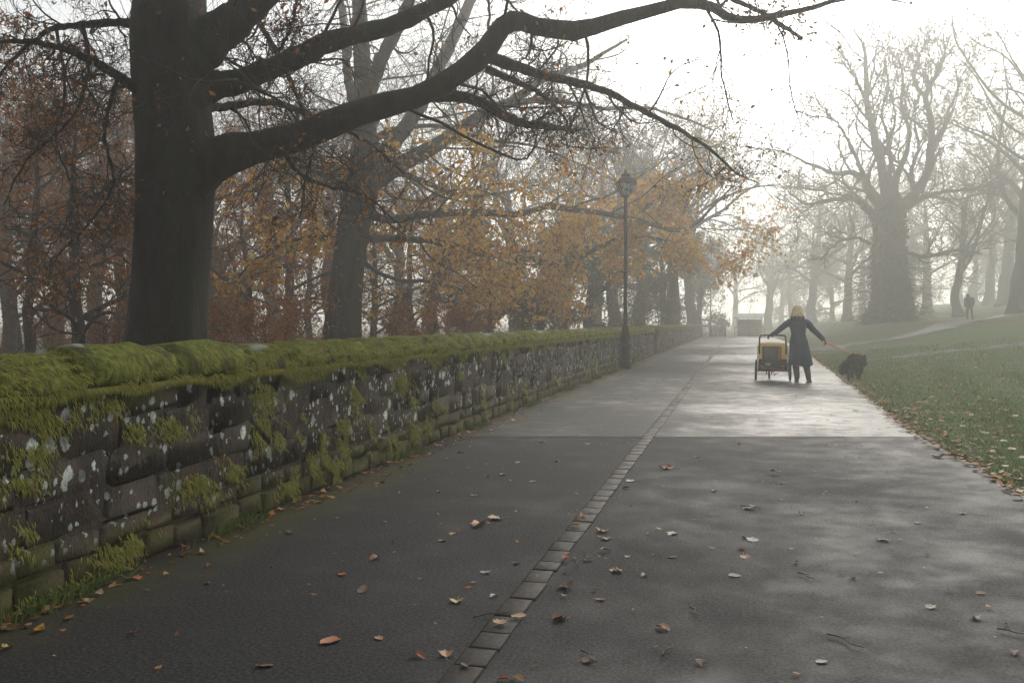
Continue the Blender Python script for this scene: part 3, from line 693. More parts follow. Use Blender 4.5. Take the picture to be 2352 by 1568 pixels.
pick = np.concatenate([pick] + [Pt[k] + rg.normal(size=Pt[k].shape) * .12 for k in (4, 5, 6, 7)])
pick = pick[rg.random(len(pick)) < np.clip((7.6 - pick[:, 2]) / 1.6, .02, 1)]
V, t = leaf_quads(rg, pick, .18, .6, .05); tag(obj('foliage', np_mesh('foliage', V - O2, [t], M['gold_leaf'], False), beech2), kind='stuff')
tk = W(800, 560, Z2) + rg.normal(size=(260, 3)) * [.35, .35, 1.3]; V2, t2 = leaf_quads(rg, tk, .10, .8, .02)
tag(obj('trunk_leaves', np_mesh('trunk_leaves', V2 - O2, [t2], M['orange_leaf'], False), beech2), kind='stuff')

# ---- trees that repeat: a few models, placed as individuals
def gen_tree(seed, Ht, tr, cb, spread, ang, k1, up, leaf=None, leafn=0, leafsize=.12, top=.55, tk=1.0, k4=5):
    rg = np.random.default_rng(seed)
    n = 14; h = np.linspace(0, 1, n)
    bend = np.cumsum(rg.normal(size=(n, 2)) * .05 * Ht / n, 0)
    Pm = np.concatenate([bend * 1.6, (h * Ht * top)[:, None]], 1)
    rad = tr * np.interp(h, [0, .06, .35, .7, 1], [1.35, 1.0, .86, .62, .12 if top > .6 else .35])
    tm = trunk_mesh(Pm, rad, 16, 34, seed, .06, .35, mat=M['bark_far'])
    P0, R0 = Pm[None], rad[None]
    a1 = sprout(rg, P0, R0, k1, cb, 1.0, spread * Ht, ang, 16, .07, up, .48, .03, False, .7)
    a2 = sprout(rg, *a1, 6, .2, .98, .62, .75, 12, .12, up * .7, .5, .02 * tk)
    a3 = sprout(rg, *a2, 5, .15, 1, .75, .7, 9, .15, up * .4, .55, .014 * tk)
    a4 = sprout(rg, *a3, k4, .15, 1, .75, .65, 6, .16, up * .2, .6, .010 * tk)
    bw = branchwork([a1, a2, a3, a4], np.zeros(3), M['bark_far'], sides=(7, 4, 3, 3))
    out = {'trunk': tm, 'branchwork': bw}
    if leaf:
        tips = np.concatenate([a4[0][:, 1:].reshape(-1, 3), a3[0][:, 4:].reshape(-1, 3)]); tips = tips[rg.permutation(len(tips))[:leafn]]
        V, t = leaf_quads(rg, tips, leafsize, .5, leafsize * .7); out['foliage'] = np_mesh('foliage', V, [t], leaf, False)
    return out
bank = {
 'bare_a': gen_tree(101, 19, .42, .42, .62, .70, 11, .055),
 'bare_b': gen_tree(102, 21, .48, .40, .60, .60, 11, .065),
 'bare_c': gen_tree(103, 15, .30, .36, .62, .75, 10, .05),
 'wispy': gen_tree(104, 19, .5, .28, .58, .95, 14, .03, M['green_leaf'], 9000, .15, top=.7),
 'copper_a': gen_tree(105, 8.5, .14, .16, .50, 1.1, 13, .01, M['orange_leaf'], 9000, .095, k4=4, top=.8, tk=.45),
 'copper_b': gen_tree(106, 10, .19, .14, .46, 1.15, 14, .0, M['rust_leaf'], 9000, .10, k4=4, top=.8, tk=.45),
 'yew_a': gen_tree(107, 8.5, .30, .06, .40, 1.15, 16, -.02, M['yew_leaf'], 20000, .20, k4=4, top=.85, tk=.5),
 'yew_b': gen_tree(108, 11, .34, .08, .38, 1.1, 16, .0, M['green_leaf'], 20000, .22, k4=4, top=.85, tk=.5),
 'shrub': gen_tree(109, 3.2, .05, .05, .65, .7, 9, .05, M['orange_leaf'], 3500, .09, k4=3, top=.6, tk=.2),
}
def plant(kind, name, xy, label, sc=1.0, rz=None, group=None, sz=None):
    x, y = float(xy[0]), float(xy[1])
    o = empty(name, (x, y, float(ground_z(np.array(x), np.array(y))) - .06), random.uniform(0, 6.28) if rz is None else rz, label, 'shrub' if kind == 'shrub' else 'tree', group)
    o.scale = (sc, sc, sz or sc)
    for k, me in bank[kind].items():
        c = obj(k, me, o)
        if k != 'trunk': tag(c, kind='stuff')
    return o
def at(px, zc):                                         # column of the photograph at a distance
    p_ = W(px, 740, zc); return p_[:2]
def woods(rows, group):
    for kind, name, px, zc, sc, label in rows: plant(kind, name, at(px, zc), label, sc, group=group)
woods([
 ('copper_a', 'copper_tree', 82, 19, .80, 'thin leaning copper-leaved tree at the far left edge above the wall'),
 ('copper_b', 'copper_tree', 182, 17, .66, 'small copper-leaved tree left of the great beech trunk'),
 ('copper_b', 'copper_tree', 262, 27, .95, 'rusty tree half hidden by the left side of the great beech'),
 ('copper_a', 'copper_tree', 560, 26, .78, 'orange-leaved tree just right of the great beech trunk'),
 ('copper_b', 'copper_tree', 655, 31, .92, 'rust-leaved tree midway between the two beech trunks'),
 ('copper_a', 'copper_tree', 715, 40, 1.1, 'slim dark copper tree left of the second beech'),
 ('copper_b', 'copper_tree', 852, 33, .7, 'thin copper tree touching the right side of the second beech trunk'),
 ('copper_b', 'copper_tree', 945, 36, .74, 'red-brown tree right of the second beech above the wall'),
 ('copper_a', 'copper_tree', 1030, 34, .62, 'golden-brown tree under the low limbs of the second beech'),
 ('copper_b', 'copper_tree', 15, 31, 1.1, 'dim rusty tree far behind the wall at the left edge'),
 ('copper_a', 'copper_tree', 130, 40, 1.2, 'amber tree between the two thin left trunks in the fog'),
], 'copper-leaved trees behind the wall')
woods([
 ('bare_a', 'bare_tree', 1412, 58, 1.0, 'stout bare tree just left of the lamp post behind the wall'),
 ('bare_b', 'bare_tree', 1466, 62, 1.05, 'stout bare tree just right of the lamp post behind the wall'),
 ('bare_b', 'bare_tree', 640, 56, .95, 'tall faint tree between the two beeches in the fog'),
 ('bare_a', 'bare_tree', 300, 50, .95, 'tall faint tree behind the left flank of the great beech'),
 ('bare_c', 'bare_tree', 120, 44, 1.0, 'tall grey tree in the fog at the upper left'),
 ('bare_b', 'bare_tree', 905, 60, .9, 'tall faint tree right behind the second beech crown'),
 ('bare_c', 'bare_tree', 1290, 56, .95, 'slim bare tree left of the lamp post among evergreens'),
 ('wispy', 'wispy_tree', 1545, 62, .95, 'hazy olive tree overhanging the far wall'),
 ('wispy', 'wispy_tree', 1590, 78, 1.0, 'faint drooping tree where the wall ends in fog'),
 ('bare_c', 'bare_tree', 35, 34, .95, 'grey tree whose fine twigs fill the upper left corner'),
 ('bare_a', 'bare_tree', 225, 40, .85, 'grey tree whose twigs show between left edge and great beech'),
 ('bare_c', 'bare_tree', 500, 42, 1.05, 'grey tree whose twigs fill the fork right of the great beech'),
 ('bare_a', 'bare_tree', 760, 48, .95, 'grey tree left behind the second beech crown'),
 ('bare_c', 'bare_tree', 1010, 46, 1.1, 'grey tree whose twigs show under the great beech limb'),
 ('bare_a', 'bare_tree', 1180, 62, 1.0, 'tall misty tree above the evergreens'),
 ('wispy', 'wispy_tree', 1370, 70, 1.0, 'faint leafy tree behind the lamp post'),
], 'bare trees behind the wall')
woods([
 ('yew_a', 'evergreen_tree', 1120, 36, .66, 'dark bushy evergreen behind the mossy wall under the golden limbs'),
 ('yew_a', 'evergreen_tree', 1245, 38, .66, 'darkest evergreen midway between second beech and lamp post'),
 ('yew_b', 'evergreen_tree', 1345, 46, .68, 'olive evergreen next to the lamp post'),
 ('yew_b', 'evergreen_tree', 1520, 56, .75, 'pale olive evergreen above the gap in the wall'),
 ('yew_a', 'evergreen_tree', 515, 42, .6, 'greenish evergreen low beside the great beech trunk'),
 ('yew_b', 'evergreen_tree', 1600, 84, .9, 'faint evergreen at the far end of the wall'),
], 'evergreens behind the wall')
woods([
 ('shrub', 'copper_shrub', 905, 24, 0.68, 'red-brown shrub peeping over the wall beside the second beech'),
 ('shrub', 'copper_shrub', 985, 21, 0.59, 'amber shrub over the wall below the golden limbs'),
 ('shrub', 'copper_shrub', 1065, 24, 0.62, 'straw-coloured shrub left of the dark evergreens'),
 ('shrub', 'copper_shrub', 610, 17, 0.62, 'orange shrub between the beech trunks just above the wall'),
 ('shrub', 'copper_shrub', 520, 20, 0.65, 'golden shrub hard by the great beech trunk'),
 ('shrub', 'copper_shrub', 690, 22, 0.68, 'brown shrub left of the second beech base'),
 ('shrub', 'copper_shrub', 240, 20, 0.62, 'brown shrub left of the great beech base'),
 ('shrub', 'copper_shrub', 120, 26, 0.68, 'dull shrub between the two thin left trunks'),
], 'shrubs behind the wall')

# ---- right side: the ivy-clad pollard and the misty trees on the slope
Z3 = 62.0
p3 = W(2040, 740, Z3); base3 = np.array([p3[0], p3[1], float(hgt(p3[0], p3[1]))])
dy = (740 - (CY - ((base3 - C0) @ UP) / ((base3 - C0) @ FW) * F))   # keep the drawn base on the ground
poll = empty('ivy_tree', base3 - [0, 0, .1], label='broad ivy-clad pollard tree with many upswept limbs right of the path', cat='tree'); O3 = np.array(poll.location)
tp = [base3 - [0, 0, .15], W(2040, 720, Z3), W(2042, 650, Z3), W(2045, 580, Z3), W(2045, 520, Z3), W(2045, 470, Z3), W(2050, 430, Z3)]
obj('trunk', trunk_mesh(tp, [w / 2 / F * Z3 for w in (90, 66, 56, 55, 64, 68, 20)], 28, 40, 15, .08, .2, O3, M['bark_far']), poll)
L3 = [
 r(62, 60, [(2010, 505, 20), (1985, 470, 17), (1950, 456, 11), (1900, 462, 9), (1850, 468, 6), (1810, 440, 4)]),
 r(62, 62, [(2020, 470, 23), (2000, 440, 22), (1985, 412, 17), (1950, 395, 12), (1920, 400, 9), (1880, 385, 7), (1830, 365, 5), (1790, 345, 4), (1740, 340, 2)]),
 r(62, 64, [(2035, 470, 23), (2028, 400, 20), (2015, 340, 19), (2000, 280, 16), (1990, 220, 13), (1988, 150, 10), (1980, 100, 6), (1960, 70, 3)]),
 r(62, 60, [(1990, 420, 12), (1970, 370, 9), (1950, 330, 8), (1930, 290, 6), (1900, 270, 4), (1850, 265, 2)]),
 r(62, 64, [(2050, 460, 20), (2060, 400, 16), (2080, 355, 12), (2090, 300, 9), (2070, 240, 8), (2075, 180, 5), (2060, 120, 2)]),
 r(62, 62, [(2070, 480, 25), (2105, 440, 20), (2130, 400, 19), (2140, 330, 17), (2138, 270, 14), (2125, 220, 12), (2150, 175, 9), (2170, 130, 6), (2165, 80, 3)]),
 r(62, 60, [(2080, 480, 16), (2120, 455, 12), (2170, 440, 9), (2230, 435, 6), (2290, 420, 4)]),
 r(62, 66, [(2135, 330, 11), (2165, 300, 9), (2180, 250, 7), (2200, 200, 5), (2190, 140, 2)]),
 r(62, 64, [(2125, 225, 9), (2100, 180, 8), (2110, 130, 5), (2130, 90, 3)]),
 r(62, 62, [(2040, 440, 14), (2045, 380, 11), (2040, 320, 9), (2025, 260, 6), (2040, 200, 4), (2030, 140, 2)]),
 r(62, 64, [(2100, 440, 12), (2095, 390, 9), (2110, 340, 8), (2100, 280, 5), (2110, 220, 3)]),
 r(62, 58, [(2080, 580, 11), (2130, 590, 8), (2190, 575, 6), (2250, 580, 3)]),
 r(62, 64, [(1990, 230, 9), (1965, 180, 7), (1945, 140, 5), (1920, 110, 2)]),
 r(62, 62, [(2000, 560, 9), (1960, 545, 7), (1920, 560, 5), (1880, 600, 2)]),
]
PP, RR = limb_objects(poll, O3, L3, 9, M['bark_far'], 24, .03, 6)
lv2 = sprout(rg, PP, RR, 13, .10, .98, .55, .8, 13, .12, .05, .42, .035)
lv3 = sprout(rg, *lv2, 6, .15, 1, .75, .65, 9, .15, .05, .55, .026)
lv4 = sprout(rg, *lv3, 5, .15, 1, .75, .6, 7, .16, .03, .6, .019)
tag(obj('branchwork', branchwork([lv2, lv3, lv4], O3, M['bark_far']), poll), kind='stuff')
n = 15000; hh = rg.random(n) ** 1.25; aa = rg.random(n) * 6.283; cx_ = W(2042, 740, Z3)
rr_ = .85 * (1.12 - .30 * hh + .5 * np.exp(-hh * 7) + .28 * np.sin(aa * 3 + hh * 9) * (1 - hh)) * (.85 + .45 * rg.random(n) ** 2)
Pv = np.stack([cx_[0] + rr_ * np.cos(aa), cx_[1] + rr_ * np.sin(aa), base3[2] + hh * 8.0], -1)
V, t = leaf_quads(rg, Pv, .26, .6, .08, .8); tag(obj('ivy', np_mesh('ivy', V - O3, [t], M['ivy_leaf'], False), poll), kind='stuff')
n = 1500; st0 = np.stack([cx_[0] + rg.normal(size=n) * .8, cx_[1] + rg.normal(size=n) * .8, base3[2] + rg.random(n) * 4.6], -1)
a_ = rg.random(n) * 6.283; d_ = np.stack([np.cos(a_), np.sin(a_), rg.normal(size=n) * .35], -1); tt = np.linspace(0, 1, 6)[None, :, None]
Ps = st0[:, None] + d_[:, None] * tt * (1.3 + 1.7 * rg.random((n, 1, 1))) + np.array([0, 0, -.5]) * tt ** 2 + rg.normal(size=(n, 6, 3)) * .03
V, q = tubes(Ps, np.full((n, 6), .016) * np.linspace(1, .4, 6)[None], 3); tag(obj('basal_shoots', np_mesh('basal_shoots', V - O3, [q], M['bark_far']), poll), kind='stuff')
woods([
 ('bare_c', 'bare_tree', 2206, 72, 1.15, 'slender bare tree on the slope behind the distant walker'),
 ('wispy', 'wispy_tree', 2345, 62, 1.15, 'tall leafy grey tree cut by the right edge of the picture'),
 ('bare_b', 'bare_tree', 2420, 56, 1.1, 'tall tree rising beyond the right edge'),
 ('wispy', 'wispy_tree', 1862, 109.4, 1.12, 'hazy tree behind the blonde walker, left of the ivy-clad pollard'),
 ('wispy', 'wispy_tree', 1765, 131.1, 1.12, 'faintest tree at the end of the path'),
 ('wispy', 'wispy_tree', 1945, 100.3, 1.01, 'misty tree directly left of the ivy-clad pollard'),
 ('wispy', 'wispy_tree', 2130, 109.4, 1.12, 'misty tree directly right of the ivy-clad pollard'),
 ('bare_a', 'bare_tree', 2275, 111.7, 1.34, 'misty tree between the slender tree and the right edge'),
 ('wispy', 'wispy_tree', 2310, 95.8, 1.29, 'dim tree on the slope just inside the right edge'),
 ('bare_c', 'bare_tree', 1820, 148.2, 1.46, 'ghostly far tree above the walker'),
 ('bare_b', 'bare_tree', 2030, 148.2, 1.34, 'ghostly far tree behind the ivy-clad pollard'),
 ('wispy', 'wispy_tree', 1690, 165.3, 1.12, 'ghostly far tree over the vanishing point of the path'),
 ('yew_b', 'evergreen_tree', 1915, 134.5, 1.12, 'faint bushy evergreen in the fog left of the ivy-clad pollard'),
 ('yew_b', 'evergreen_tree', 2100, 139.1, 1.23, 'faint bushy evergreen in the fog right of the ivy-clad pollard'),
 ('yew_b', 'evergreen_tree', 1800, 171, 1.34, 'ghostly evergreen beyond the shelter'),
 ('yew_b', 'evergreen_tree', 2240, 142.5, 1.34, 'faint bushy evergreen behind the slender bare tree'),
 ('yew_b', 'evergreen_tree', 2360, 131.1, 1.34, 'faint bushy evergreen at the right edge'),
 ('wispy', 'wispy_tree', 2200, 153.9, 1.34, 'ghostly far tree above the distant walker'),
 ('wispy', 'wispy_tree', 1980, 176.7, 1.34, 'palest far tree left of the ivy-clad pollard'),
], 'misty trees right of the path')

# ================================================================== LAMP POSTS
M['pane'] = None
m, nt, p = new_mat('lantern_glass'); tc = nd(nt, 'TexCoord').outputs['Object']
p.inputs['Base Color'].default_value = (.42, .45, .44, 1); p.inputs['Transmission Weight'].default_value = .5
nt.links.new(ramp(nt, noise(nt, 8, 3, .6, tc), .3, .7, .12, .4), p.inputs['Roughness']); p.inputs['IOR'].default_value = 1.15
M['pane'] = m
M['yellow_tape'] = simple('yellow_sticker', (.6, .36, .03), .5, var=.15)
def lamp_post(loc, label, yellow=True, rz=0.0):
    root = empty('lamp_post', loc, rz, label, 'lamp post', 'lamp posts along the wall'); root.scale = (1.15, 1.15, 1)
    MB().lathe([(0, -.03), (.138, -.03), (.138, .03), (.132, .18), (.128, .20), (.14, .205), (.14, .225), (.118, .24), (.118, .66), (.125, .675), (.155, .68), (.158, .70), (.155, .72), (.12, .73), (.10, .74)], 20).build('base', M['iron'], root, auto=40)
    MB().lathe([(.09, .73), (.098, .75), (.122, .80), (.128, .86), (.120, .93), (.098, 1.05), (.078, 1.18), (.072, 1.23), (.088, 1.24), (.09, 1.26), (.072, 1.275), (.052, 1.29)], 20).build('baluster', M['iron'], root, auto=40)
    sh = MB().lathe([(.05, 1.285), (.049, 2.78), (.066, 2.79), (.068, 2.81), (.066, 2.83), (.048, 2.84), (.046, 4.36), (.060, 4.37), (.062, 4.40), (.056, 4.43), (.054, 4.52), (.047, 4.55), (.045, 4.92), (.065, 4.95), (.07, 4.985), (.03, 5.0)], 16).build('shaft', M['iron'], root, auto=40)
    MB().tube([(-.16, 0, 2.81), (.16, 0, 2.81)], .012, 8).build('ladder_bar', M['iron'], root)
    if yellow:
        a = np.linspace(-.9, .7, 8); V = [(.0515 * math.cos(x), .0515 * math.sin(x), z) for x in a for z in (1.82, 2.14)]
        q = [(2 * k, 2 * k + 2, 2 * k + 3, 2 * k + 1) for k in range(7)]
        tag(obj('sticker', np_mesh('sticker', V, [q], M['yellow_tape']), sh), 'upright yellow sticker wrapped round the shaft')
    lan = empty('lantern', (0, 0, 0)); lan.parent = root
    b0, b1, z0, z1 = .085, .215, 4.99, 5.36
    cs = [(1, 1), (-1, 1), (-1, -1), (1, -1)]
    fr = MB()
    for sx_, sy_ in cs: fr.tube([(sx_ * b0, sy_ * b0, z0), (sx_ * b1, sy_ * b1, z1)], .013, 6)
    for b, z in ((b0, z0), (b1, z1)):
        for k in range(4):
            a_, c_ = cs[k], cs[(k + 1) % 4]; fr.tube([(a_[0] * b, a_[1] * b, z), (c_[0] * b, c_[1] * b, z)], .016, 6)
    for k in range(4):
        a_, c_ = cs[k], cs[(k + 1) % 4]; mx, my = (a_[0] + c_[0]) / 2, (a_[1] + c_[1]) / 2
        fr.tube([(mx * b0, my * b0, z0), (mx * b1, my * b1, z1)], .006, 5)
    fr.build('lantern_frame', M['iron'], lan)
    for k in range(4):
        a_, c_ = cs[k], cs[(k + 1) % 4]; n_ = ((a_[0] + c_[0]) / 2, (a_[1] + c_[1]) / 2)
        ring = lambda e: [(a_[0] * b0 - n_[0] * e, a_[1] * b0 - n_[1] * e, z0 + .012), (c_[0] * b0 - n_[0] * e, c_[1] * b0 - n_[1] * e, z0 + .012), (c_[0] * b1 - n_[0] * e, c_[1] * b1 - n_[1] * e, z1 - .012), (a_[0] * b1 - n_[0] * e, a_[1] * b1 - n_[1] * e, z1 - .012)]
        MB().loft([ring(.004), ring(.009)]).build('pane', M['pane'], lan, smooth=False)
    rf = MB(); sq = lambda b, z: [(b, b, z), (-b, b, z), (-b, -b, z), (b, -b, z)]
    rf.loft([sq(.235, 5.36), sq(.24, 5.375), (np.array(sq(.20, 5.40))), sq(.15, 5.49), sq(.085, 5.54), sq(.08, 5.57), sq(.10, 5.58), sq(.095, 5.60), sq(.045, 5.65)])
    rf.build('roof', M['iron'], lan, smooth=False)
    MB().lathe([(.0, 5.63), (.045, 5.64), (.05, 5.66), (.02, 5.68), (.035, 5.70), (.03, 5.725), (.008, 5.75), (.006, 5.80), (0, 5.815)], 12).build('finial', M['iron'], lan)
    MB().lathe([(0, 4.99), (.05, 4.99), (.045, 5.04), (.03, 5.06), (.06, 5.10), (.06, 5.20), (.03, 5.23), (0, 5.24)], 12).build('lamp_bulb', simple('frosted_glass', (.5, .5, .46), .4), lan)
    return root
lamp_post(G(1436, 847), 'black Victorian lamp post with glass lantern standing against the mossy wall', rz=R(20))
lp2 = G(1632, 773); lamp_post((lp2[0], lp2[1], 0), 'far lamp post almost lost in fog at the end of the wall', False, R(10))

# ================================================================== BICYCLE TRAILER
M['yellow_fabric'] = leafmat('yellow_fabric', [(.92, .72, .32), (.93, .75, .36)], .6, .7)
M['black_fabric'] = simple('black_fabric', (.022, .022, .028), .85, var=.3, scale=18, bump=.3)
M['mesh_fabric'] = simple('grey_mesh', (.11, .115, .11), .7, var=.35, scale=60, bump=.3)
M['rubber'] = simple('tyre_rubber', (.02, .02, .02), .8, bump=.3, scale=30)
M['alloy'] = simple('dull_alloy', (.35, .35, .36), .4, .8, var=.15)
M['red_plastic'] = simple('red_reflector', (.45, .03, .03), .35)
M['orange_web'] = simple('orange_webbing', (.55, .18, .03), .75)
t0 = G(1775, 874)
tr = empty('dog_trailer', t0, R(-3), 'yellow and black two-wheeled dog trailer pushed beside the blonde walker', 'trailer')
def rrect(cx, cz, w, h, rad, y, n=5, top=1.0):
    P = []
    for (sx_, sz_, a0) in ((1, 1, 0), (-1, 1, 90), (-1, -1, 180), (1, -1, 270)):
        for k in range(n):
            a = R(a0 + 90 * k / (n - 1)); ww = w * (top if sz_ > 0 else 1)
            P.append((cx + sx_ * (ww / 2 - rad) + rad * math.cos(a), y, cz + sz_ * (h / 2 - rad) + rad * math.sin(a)))
    return P
# lower dark tub and yellow hood (y runs away from the camera)
MB().loft([rrect(0, .375, .60, .26, .04, -.36), rrect(0, .375, .64, .28, .05, -.33), rrect(0, .375, .66, .28, .05, .1), rrect(0, .37, .60, .26, .05, .50), rrect(0, .35, .5, .2, .04, .56)]).build('tub', M['black_fabric'], tr, auto=50)
MB().loft([rrect(0, .68, .62, .36, .05, -.33, top=.97), rrect(0, .68, .66, .38, .06, -.30, top=.97), rrect(0, .69, .67, .385, .07, .0, top=.96), rrect(0, .66, .64, .34, .07, .3, top=.94), rrect(0, .58, .58, .2, .05, .5, top=.9)]).build('hood', M['yellow_fabric'], tr, auto=50)
for s_ in (-1, 1):                                      # black side windows
    mb = MB(); mb.loft([[(s_ * .333, -.24, .50), (s_ * .333, .24, .50), (s_ * .325, .20, .80), (s_ * .325, -.22, .83)], [(s_ * .343, -.24, .50), (s_ * .343, .24, .50), (s_ * .335, .20, .80), (s_ * .335, -.22, .83)]])
    mb.build('side_window', M['mesh_fabric'], tr, smooth=False)
wdw = MB().loft([rrect(-.02, .615, .405, .375, .03, -.331, top=1.04), rrect(-.02, .615, .40, .37, .03, -.338, top=1.04)]).build('window_border', M['black_fabric'], tr)
MB().loft([rrect(-.035, .62, .30, .34, .035, -.339, top=1.08), rrect(-.035, .62, .30, .34, .035, -.343, top=1.08)]).build('window_mesh', M['mesh_fabric'], wdw)
MB().loft([rrect(.142, .64, .05, .30, .012, -.339, top=1.2), rrect(.142, .64, .05, .30, .012, -.343, top=1.2)]).build('flap', M['orange_web'], wdw)
MB().loft([rrect(-.105, .395, .12, .06, .008, -.372), rrect(-.105, .395, .12, .06, .008, -.366)]).build('rear_label', simple('pale_label', (.35, .30, .2), .6), tr)
for s_ in (-1, 1): MB().loft([rrect(s_ * .228 - .0, .345, .06, .035, .008, -.374), rrect(s_ * .228, .345, .06, .035, .008, -.364)]).build('reflector', M['red_plastic'], tr)
MB().tube([(-.27, -.372, .292), (.27, -.372, .292)], .007, 6).build('red_trim', M['red_plastic'], tr)
fr = MB()
for s_ in (-1, 1): fr.tube([(s_ * .33, -.36, .25), (s_ * .345, .1, .25), (s_ * .25, .6, .25)], .016, 8, m=10)
fr.tube([(-.345, -.36, .25), (.345, -.36, .25)], .018, 8); fr.tube([(-.25, .6, .25), (.25, .6, .25)], .016, 8); fr.tube([(-.40, 0, .25), (.40, 0, .25)], .012, 8)
fr.build('frame', M['iron'], tr)
MB().tube([(-.29, -.335, .63), (-.29, -.37, .75), (-.285, -.44, .98), (-.27, -.46, 1.03), (-.23, -.47, 1.055), (0, -.475, 1.06), (.23, -.47, 1.055), (.27, -.46, 1.03), (.285, -.44, .98), (.29, -.37, .75), (.29, -.335, .63)], .017, 10, m=50).build('push_handle', M['iron'], tr)
def wheel(parent, c, rad, tw, name='wheel'):
    w = empty(name, c); w.parent = parent
    a = np.linspace(0, 2 * np.pi, 33)[:-1]; b = np.linspace(0, 2 * np.pi, 9)[:-1]
    def tor(R0, r_, sq=1.0): return [[(r_ * math.sin(v) * sq, (R0 + r_ * math.cos(v)) * math.cos(u), (R0 + r_ * math.cos(v)) * math.sin(u)) for v in b] for u in list(a) + [0]]
    MB().loft(tor(rad - tw, tw), cap=False).build('tyre', M['rubber'], w)
    MB().loft(tor(rad - 2.2 * tw, tw * .45, 1.3), cap=False).build('rim', M['alloy'], w)
    sp = MB(); sp.tube([(-.04, 0, 0), (.04, 0, 0)], .018, 8)
    for k in range(16):
        u = k * math.pi / 8; s_ = .025 * (1 if k % 2 else -1); sp.tube([(s_, .015 * math.cos(u), .015 * math.sin(u)), (0, (rad - 2.2 * tw) * math.cos(u), (rad - 2.2 * tw) * math.sin(u))], .0022, 4)
    sp.build('spokes', M['alloy'], w); return w
for s_ in (-1, 1):
    w = wheel(tr, (s_ * .375, 0, .25), .25, .022); w.rotation_euler = (0, R(-2 * s_), R(4))
fw = wheel(tr, (-.10, .80, .105), .105, .022, 'front_wheel')
MB().tube([(-.16, .8, .105), (-.16, .76, .22), (-.10, .62, .25)], .012, 8, m=8).tube([(-.04, .8, .105), (-.04, .76, .22), (-.10, .62, .25)], .012, 8, m=8).build('front_fork', M['iron'], tr)
MB().tube([(.0, -.2, .22), (.06, -.28, .17), (.02, -.32, .14), (.13, -.33, .21)], .008, 6, m=10).build('loose_strap', M['black_fabric'], tr)

# ================================================================== PEOPLE
M['skin'] = simple('skin', (.5, .3, .22), .55, var=.08)
def skinned(name, verts, edges, root, mat, parent, sub=2):
    """one continuous body: joints with radii grown into a surface"""
    me = bpy.data.meshes.new(name); me.from_pydata([v[:3] for v in verts], edges, [])
    o = bpy.data.objects.new(name, me); col.objects.link(o)
    sk = o.modifiers.new('skin', 'SKIN'); sk.use_smooth_shade = True; sk.branch_smoothing = .6
    for k, v in enumerate(verts):
        d = me.skin_vertices[0].data[k]; d.radius = (v[3], v[4] if len(v) > 4 else v[3]); d.use_root = (k == root)
    ss = o.modifiers.new('sub', 'SUBSURF'); ss.levels = sub; ss.render_levels = sub
    dg = bpy.context.evaluated_depsgraph_get(); m2 = bpy.data.meshes.new_from_object(o.evaluated_get(dg)); m2.name = name
    bpy.data.objects.remove(o); bpy.data.meshes.remove(me)
    m2.materials.clear(); m2.materials.append(mat)
    for p_ in m2.polygons: p_.use_smooth = True
    return obj(name, m2, parent)
def hand_chain(wrist, fwd, palm_n, side, curl, L=.185, r0=.026):
    """palm, four curled fingers of unequal length and a thumb from the side of the palm"""
    w, f, n_, s_ = [np.array(x, float) for x in (wrist, fwd, palm_n, side)]
    f /= np.linalg.norm(f); n_ -= f * (n_ @ f); n_ /= np.linalg.norm(n_); s_ = np.cross(f, n_) * (1 if np.cross(f, n_) @ s_ > 0 else -1)
    v = [(*w, r0), (*(w + f * L * .26), .034, .020)]; e = [(0, 1)]
    for k, (off, ln) in enumerate(((.030, .40), (.011, .45), (-.009, .42), (-.028, .33))):
        p0 = w + f * L * .42 + s_ * off; i0 = len(v); v.append((*p0, .012)); e.append((1, i0)); d = f.copy(); p_ = p0; prev = i0
        for seg in range(3):
            d = d * math.cos(curl) + n_ * math.sin(curl); d /= np.linalg.norm(d); p_ = p_ + d * L * ln * (.42, .33, .25)[seg]
            v.append((*p_, (.0105, .0095, .008)[seg])); e.append((prev, len(v) - 1)); prev = len(v) - 1
    p0 = w + f * L * .18 + s_ * .034; v.append((*p0, .014)); e.append((1, len(v) - 1)); i0 = len(v) - 1
    d = unit(f * .7 + s_ * .6 + n_ * .4); v.append((*(p0 + d * .035), .0115)); e.append((i0, i0 + 1)); v.append((*(p0 + d * .035 + unit(f + n_ * .9) * .03), .0095)); e.append((i0 + 1, i0 + 2))
    return v, e
def ell(c, rx, ry, n=36, f=None):
    a = np.linspace(0, 2 * np.pi, n, endpoint=False); k = np.ones(n) if f is None else f(a)
    return np.stack([c[0] + rx * k * np.cos(a), c[1] + ry * k * np.sin(a), np.full(n, c[2])], -1)
M['navy_coat'] = simple('navy_coat', (.016, .034, .068), .8, var=.35, scale=5, bump=.25)
M['glove'] = simple('black_glove', (.02, .02, .022), .7)
M['boot'] = simple('brown_boot', (.052, .04, .032), .6, bump=.2)
m, nt, p = new_mat('blonde_hair'); tc = nd(nt, 'TexCoord').outputs['Object']
f = noise(nt, 60, 4, .6, nd(nt, 'Mapping', {'Vector': tc, 'Scale': (1, 1, .08)}).outputs[0])
nt.links.new(mix(nt, ramp(nt, f, .3, .7), (.50, .37, .20), (.86, .70, .44)), p.inputs['Base Color']); p.inputs['Roughness'].default_value = .5
nt.links.new(nd(nt, 'Bump', {'Strength': .8, 'Distance': .01, 'Height': f}).outputs[0], p.inputs['Normal']); M['hair'] = m
w0 = G(1845, 878); wroot = empty('person', w0, R(-3), 'person with blonde hair in a long dark blue coat and brown boots, seen from behind', 'person')
lw, rw = (-.70, .28, 1.055), (.425, .16, .965)         # wrists: left on the trailer handle, right holding the lead
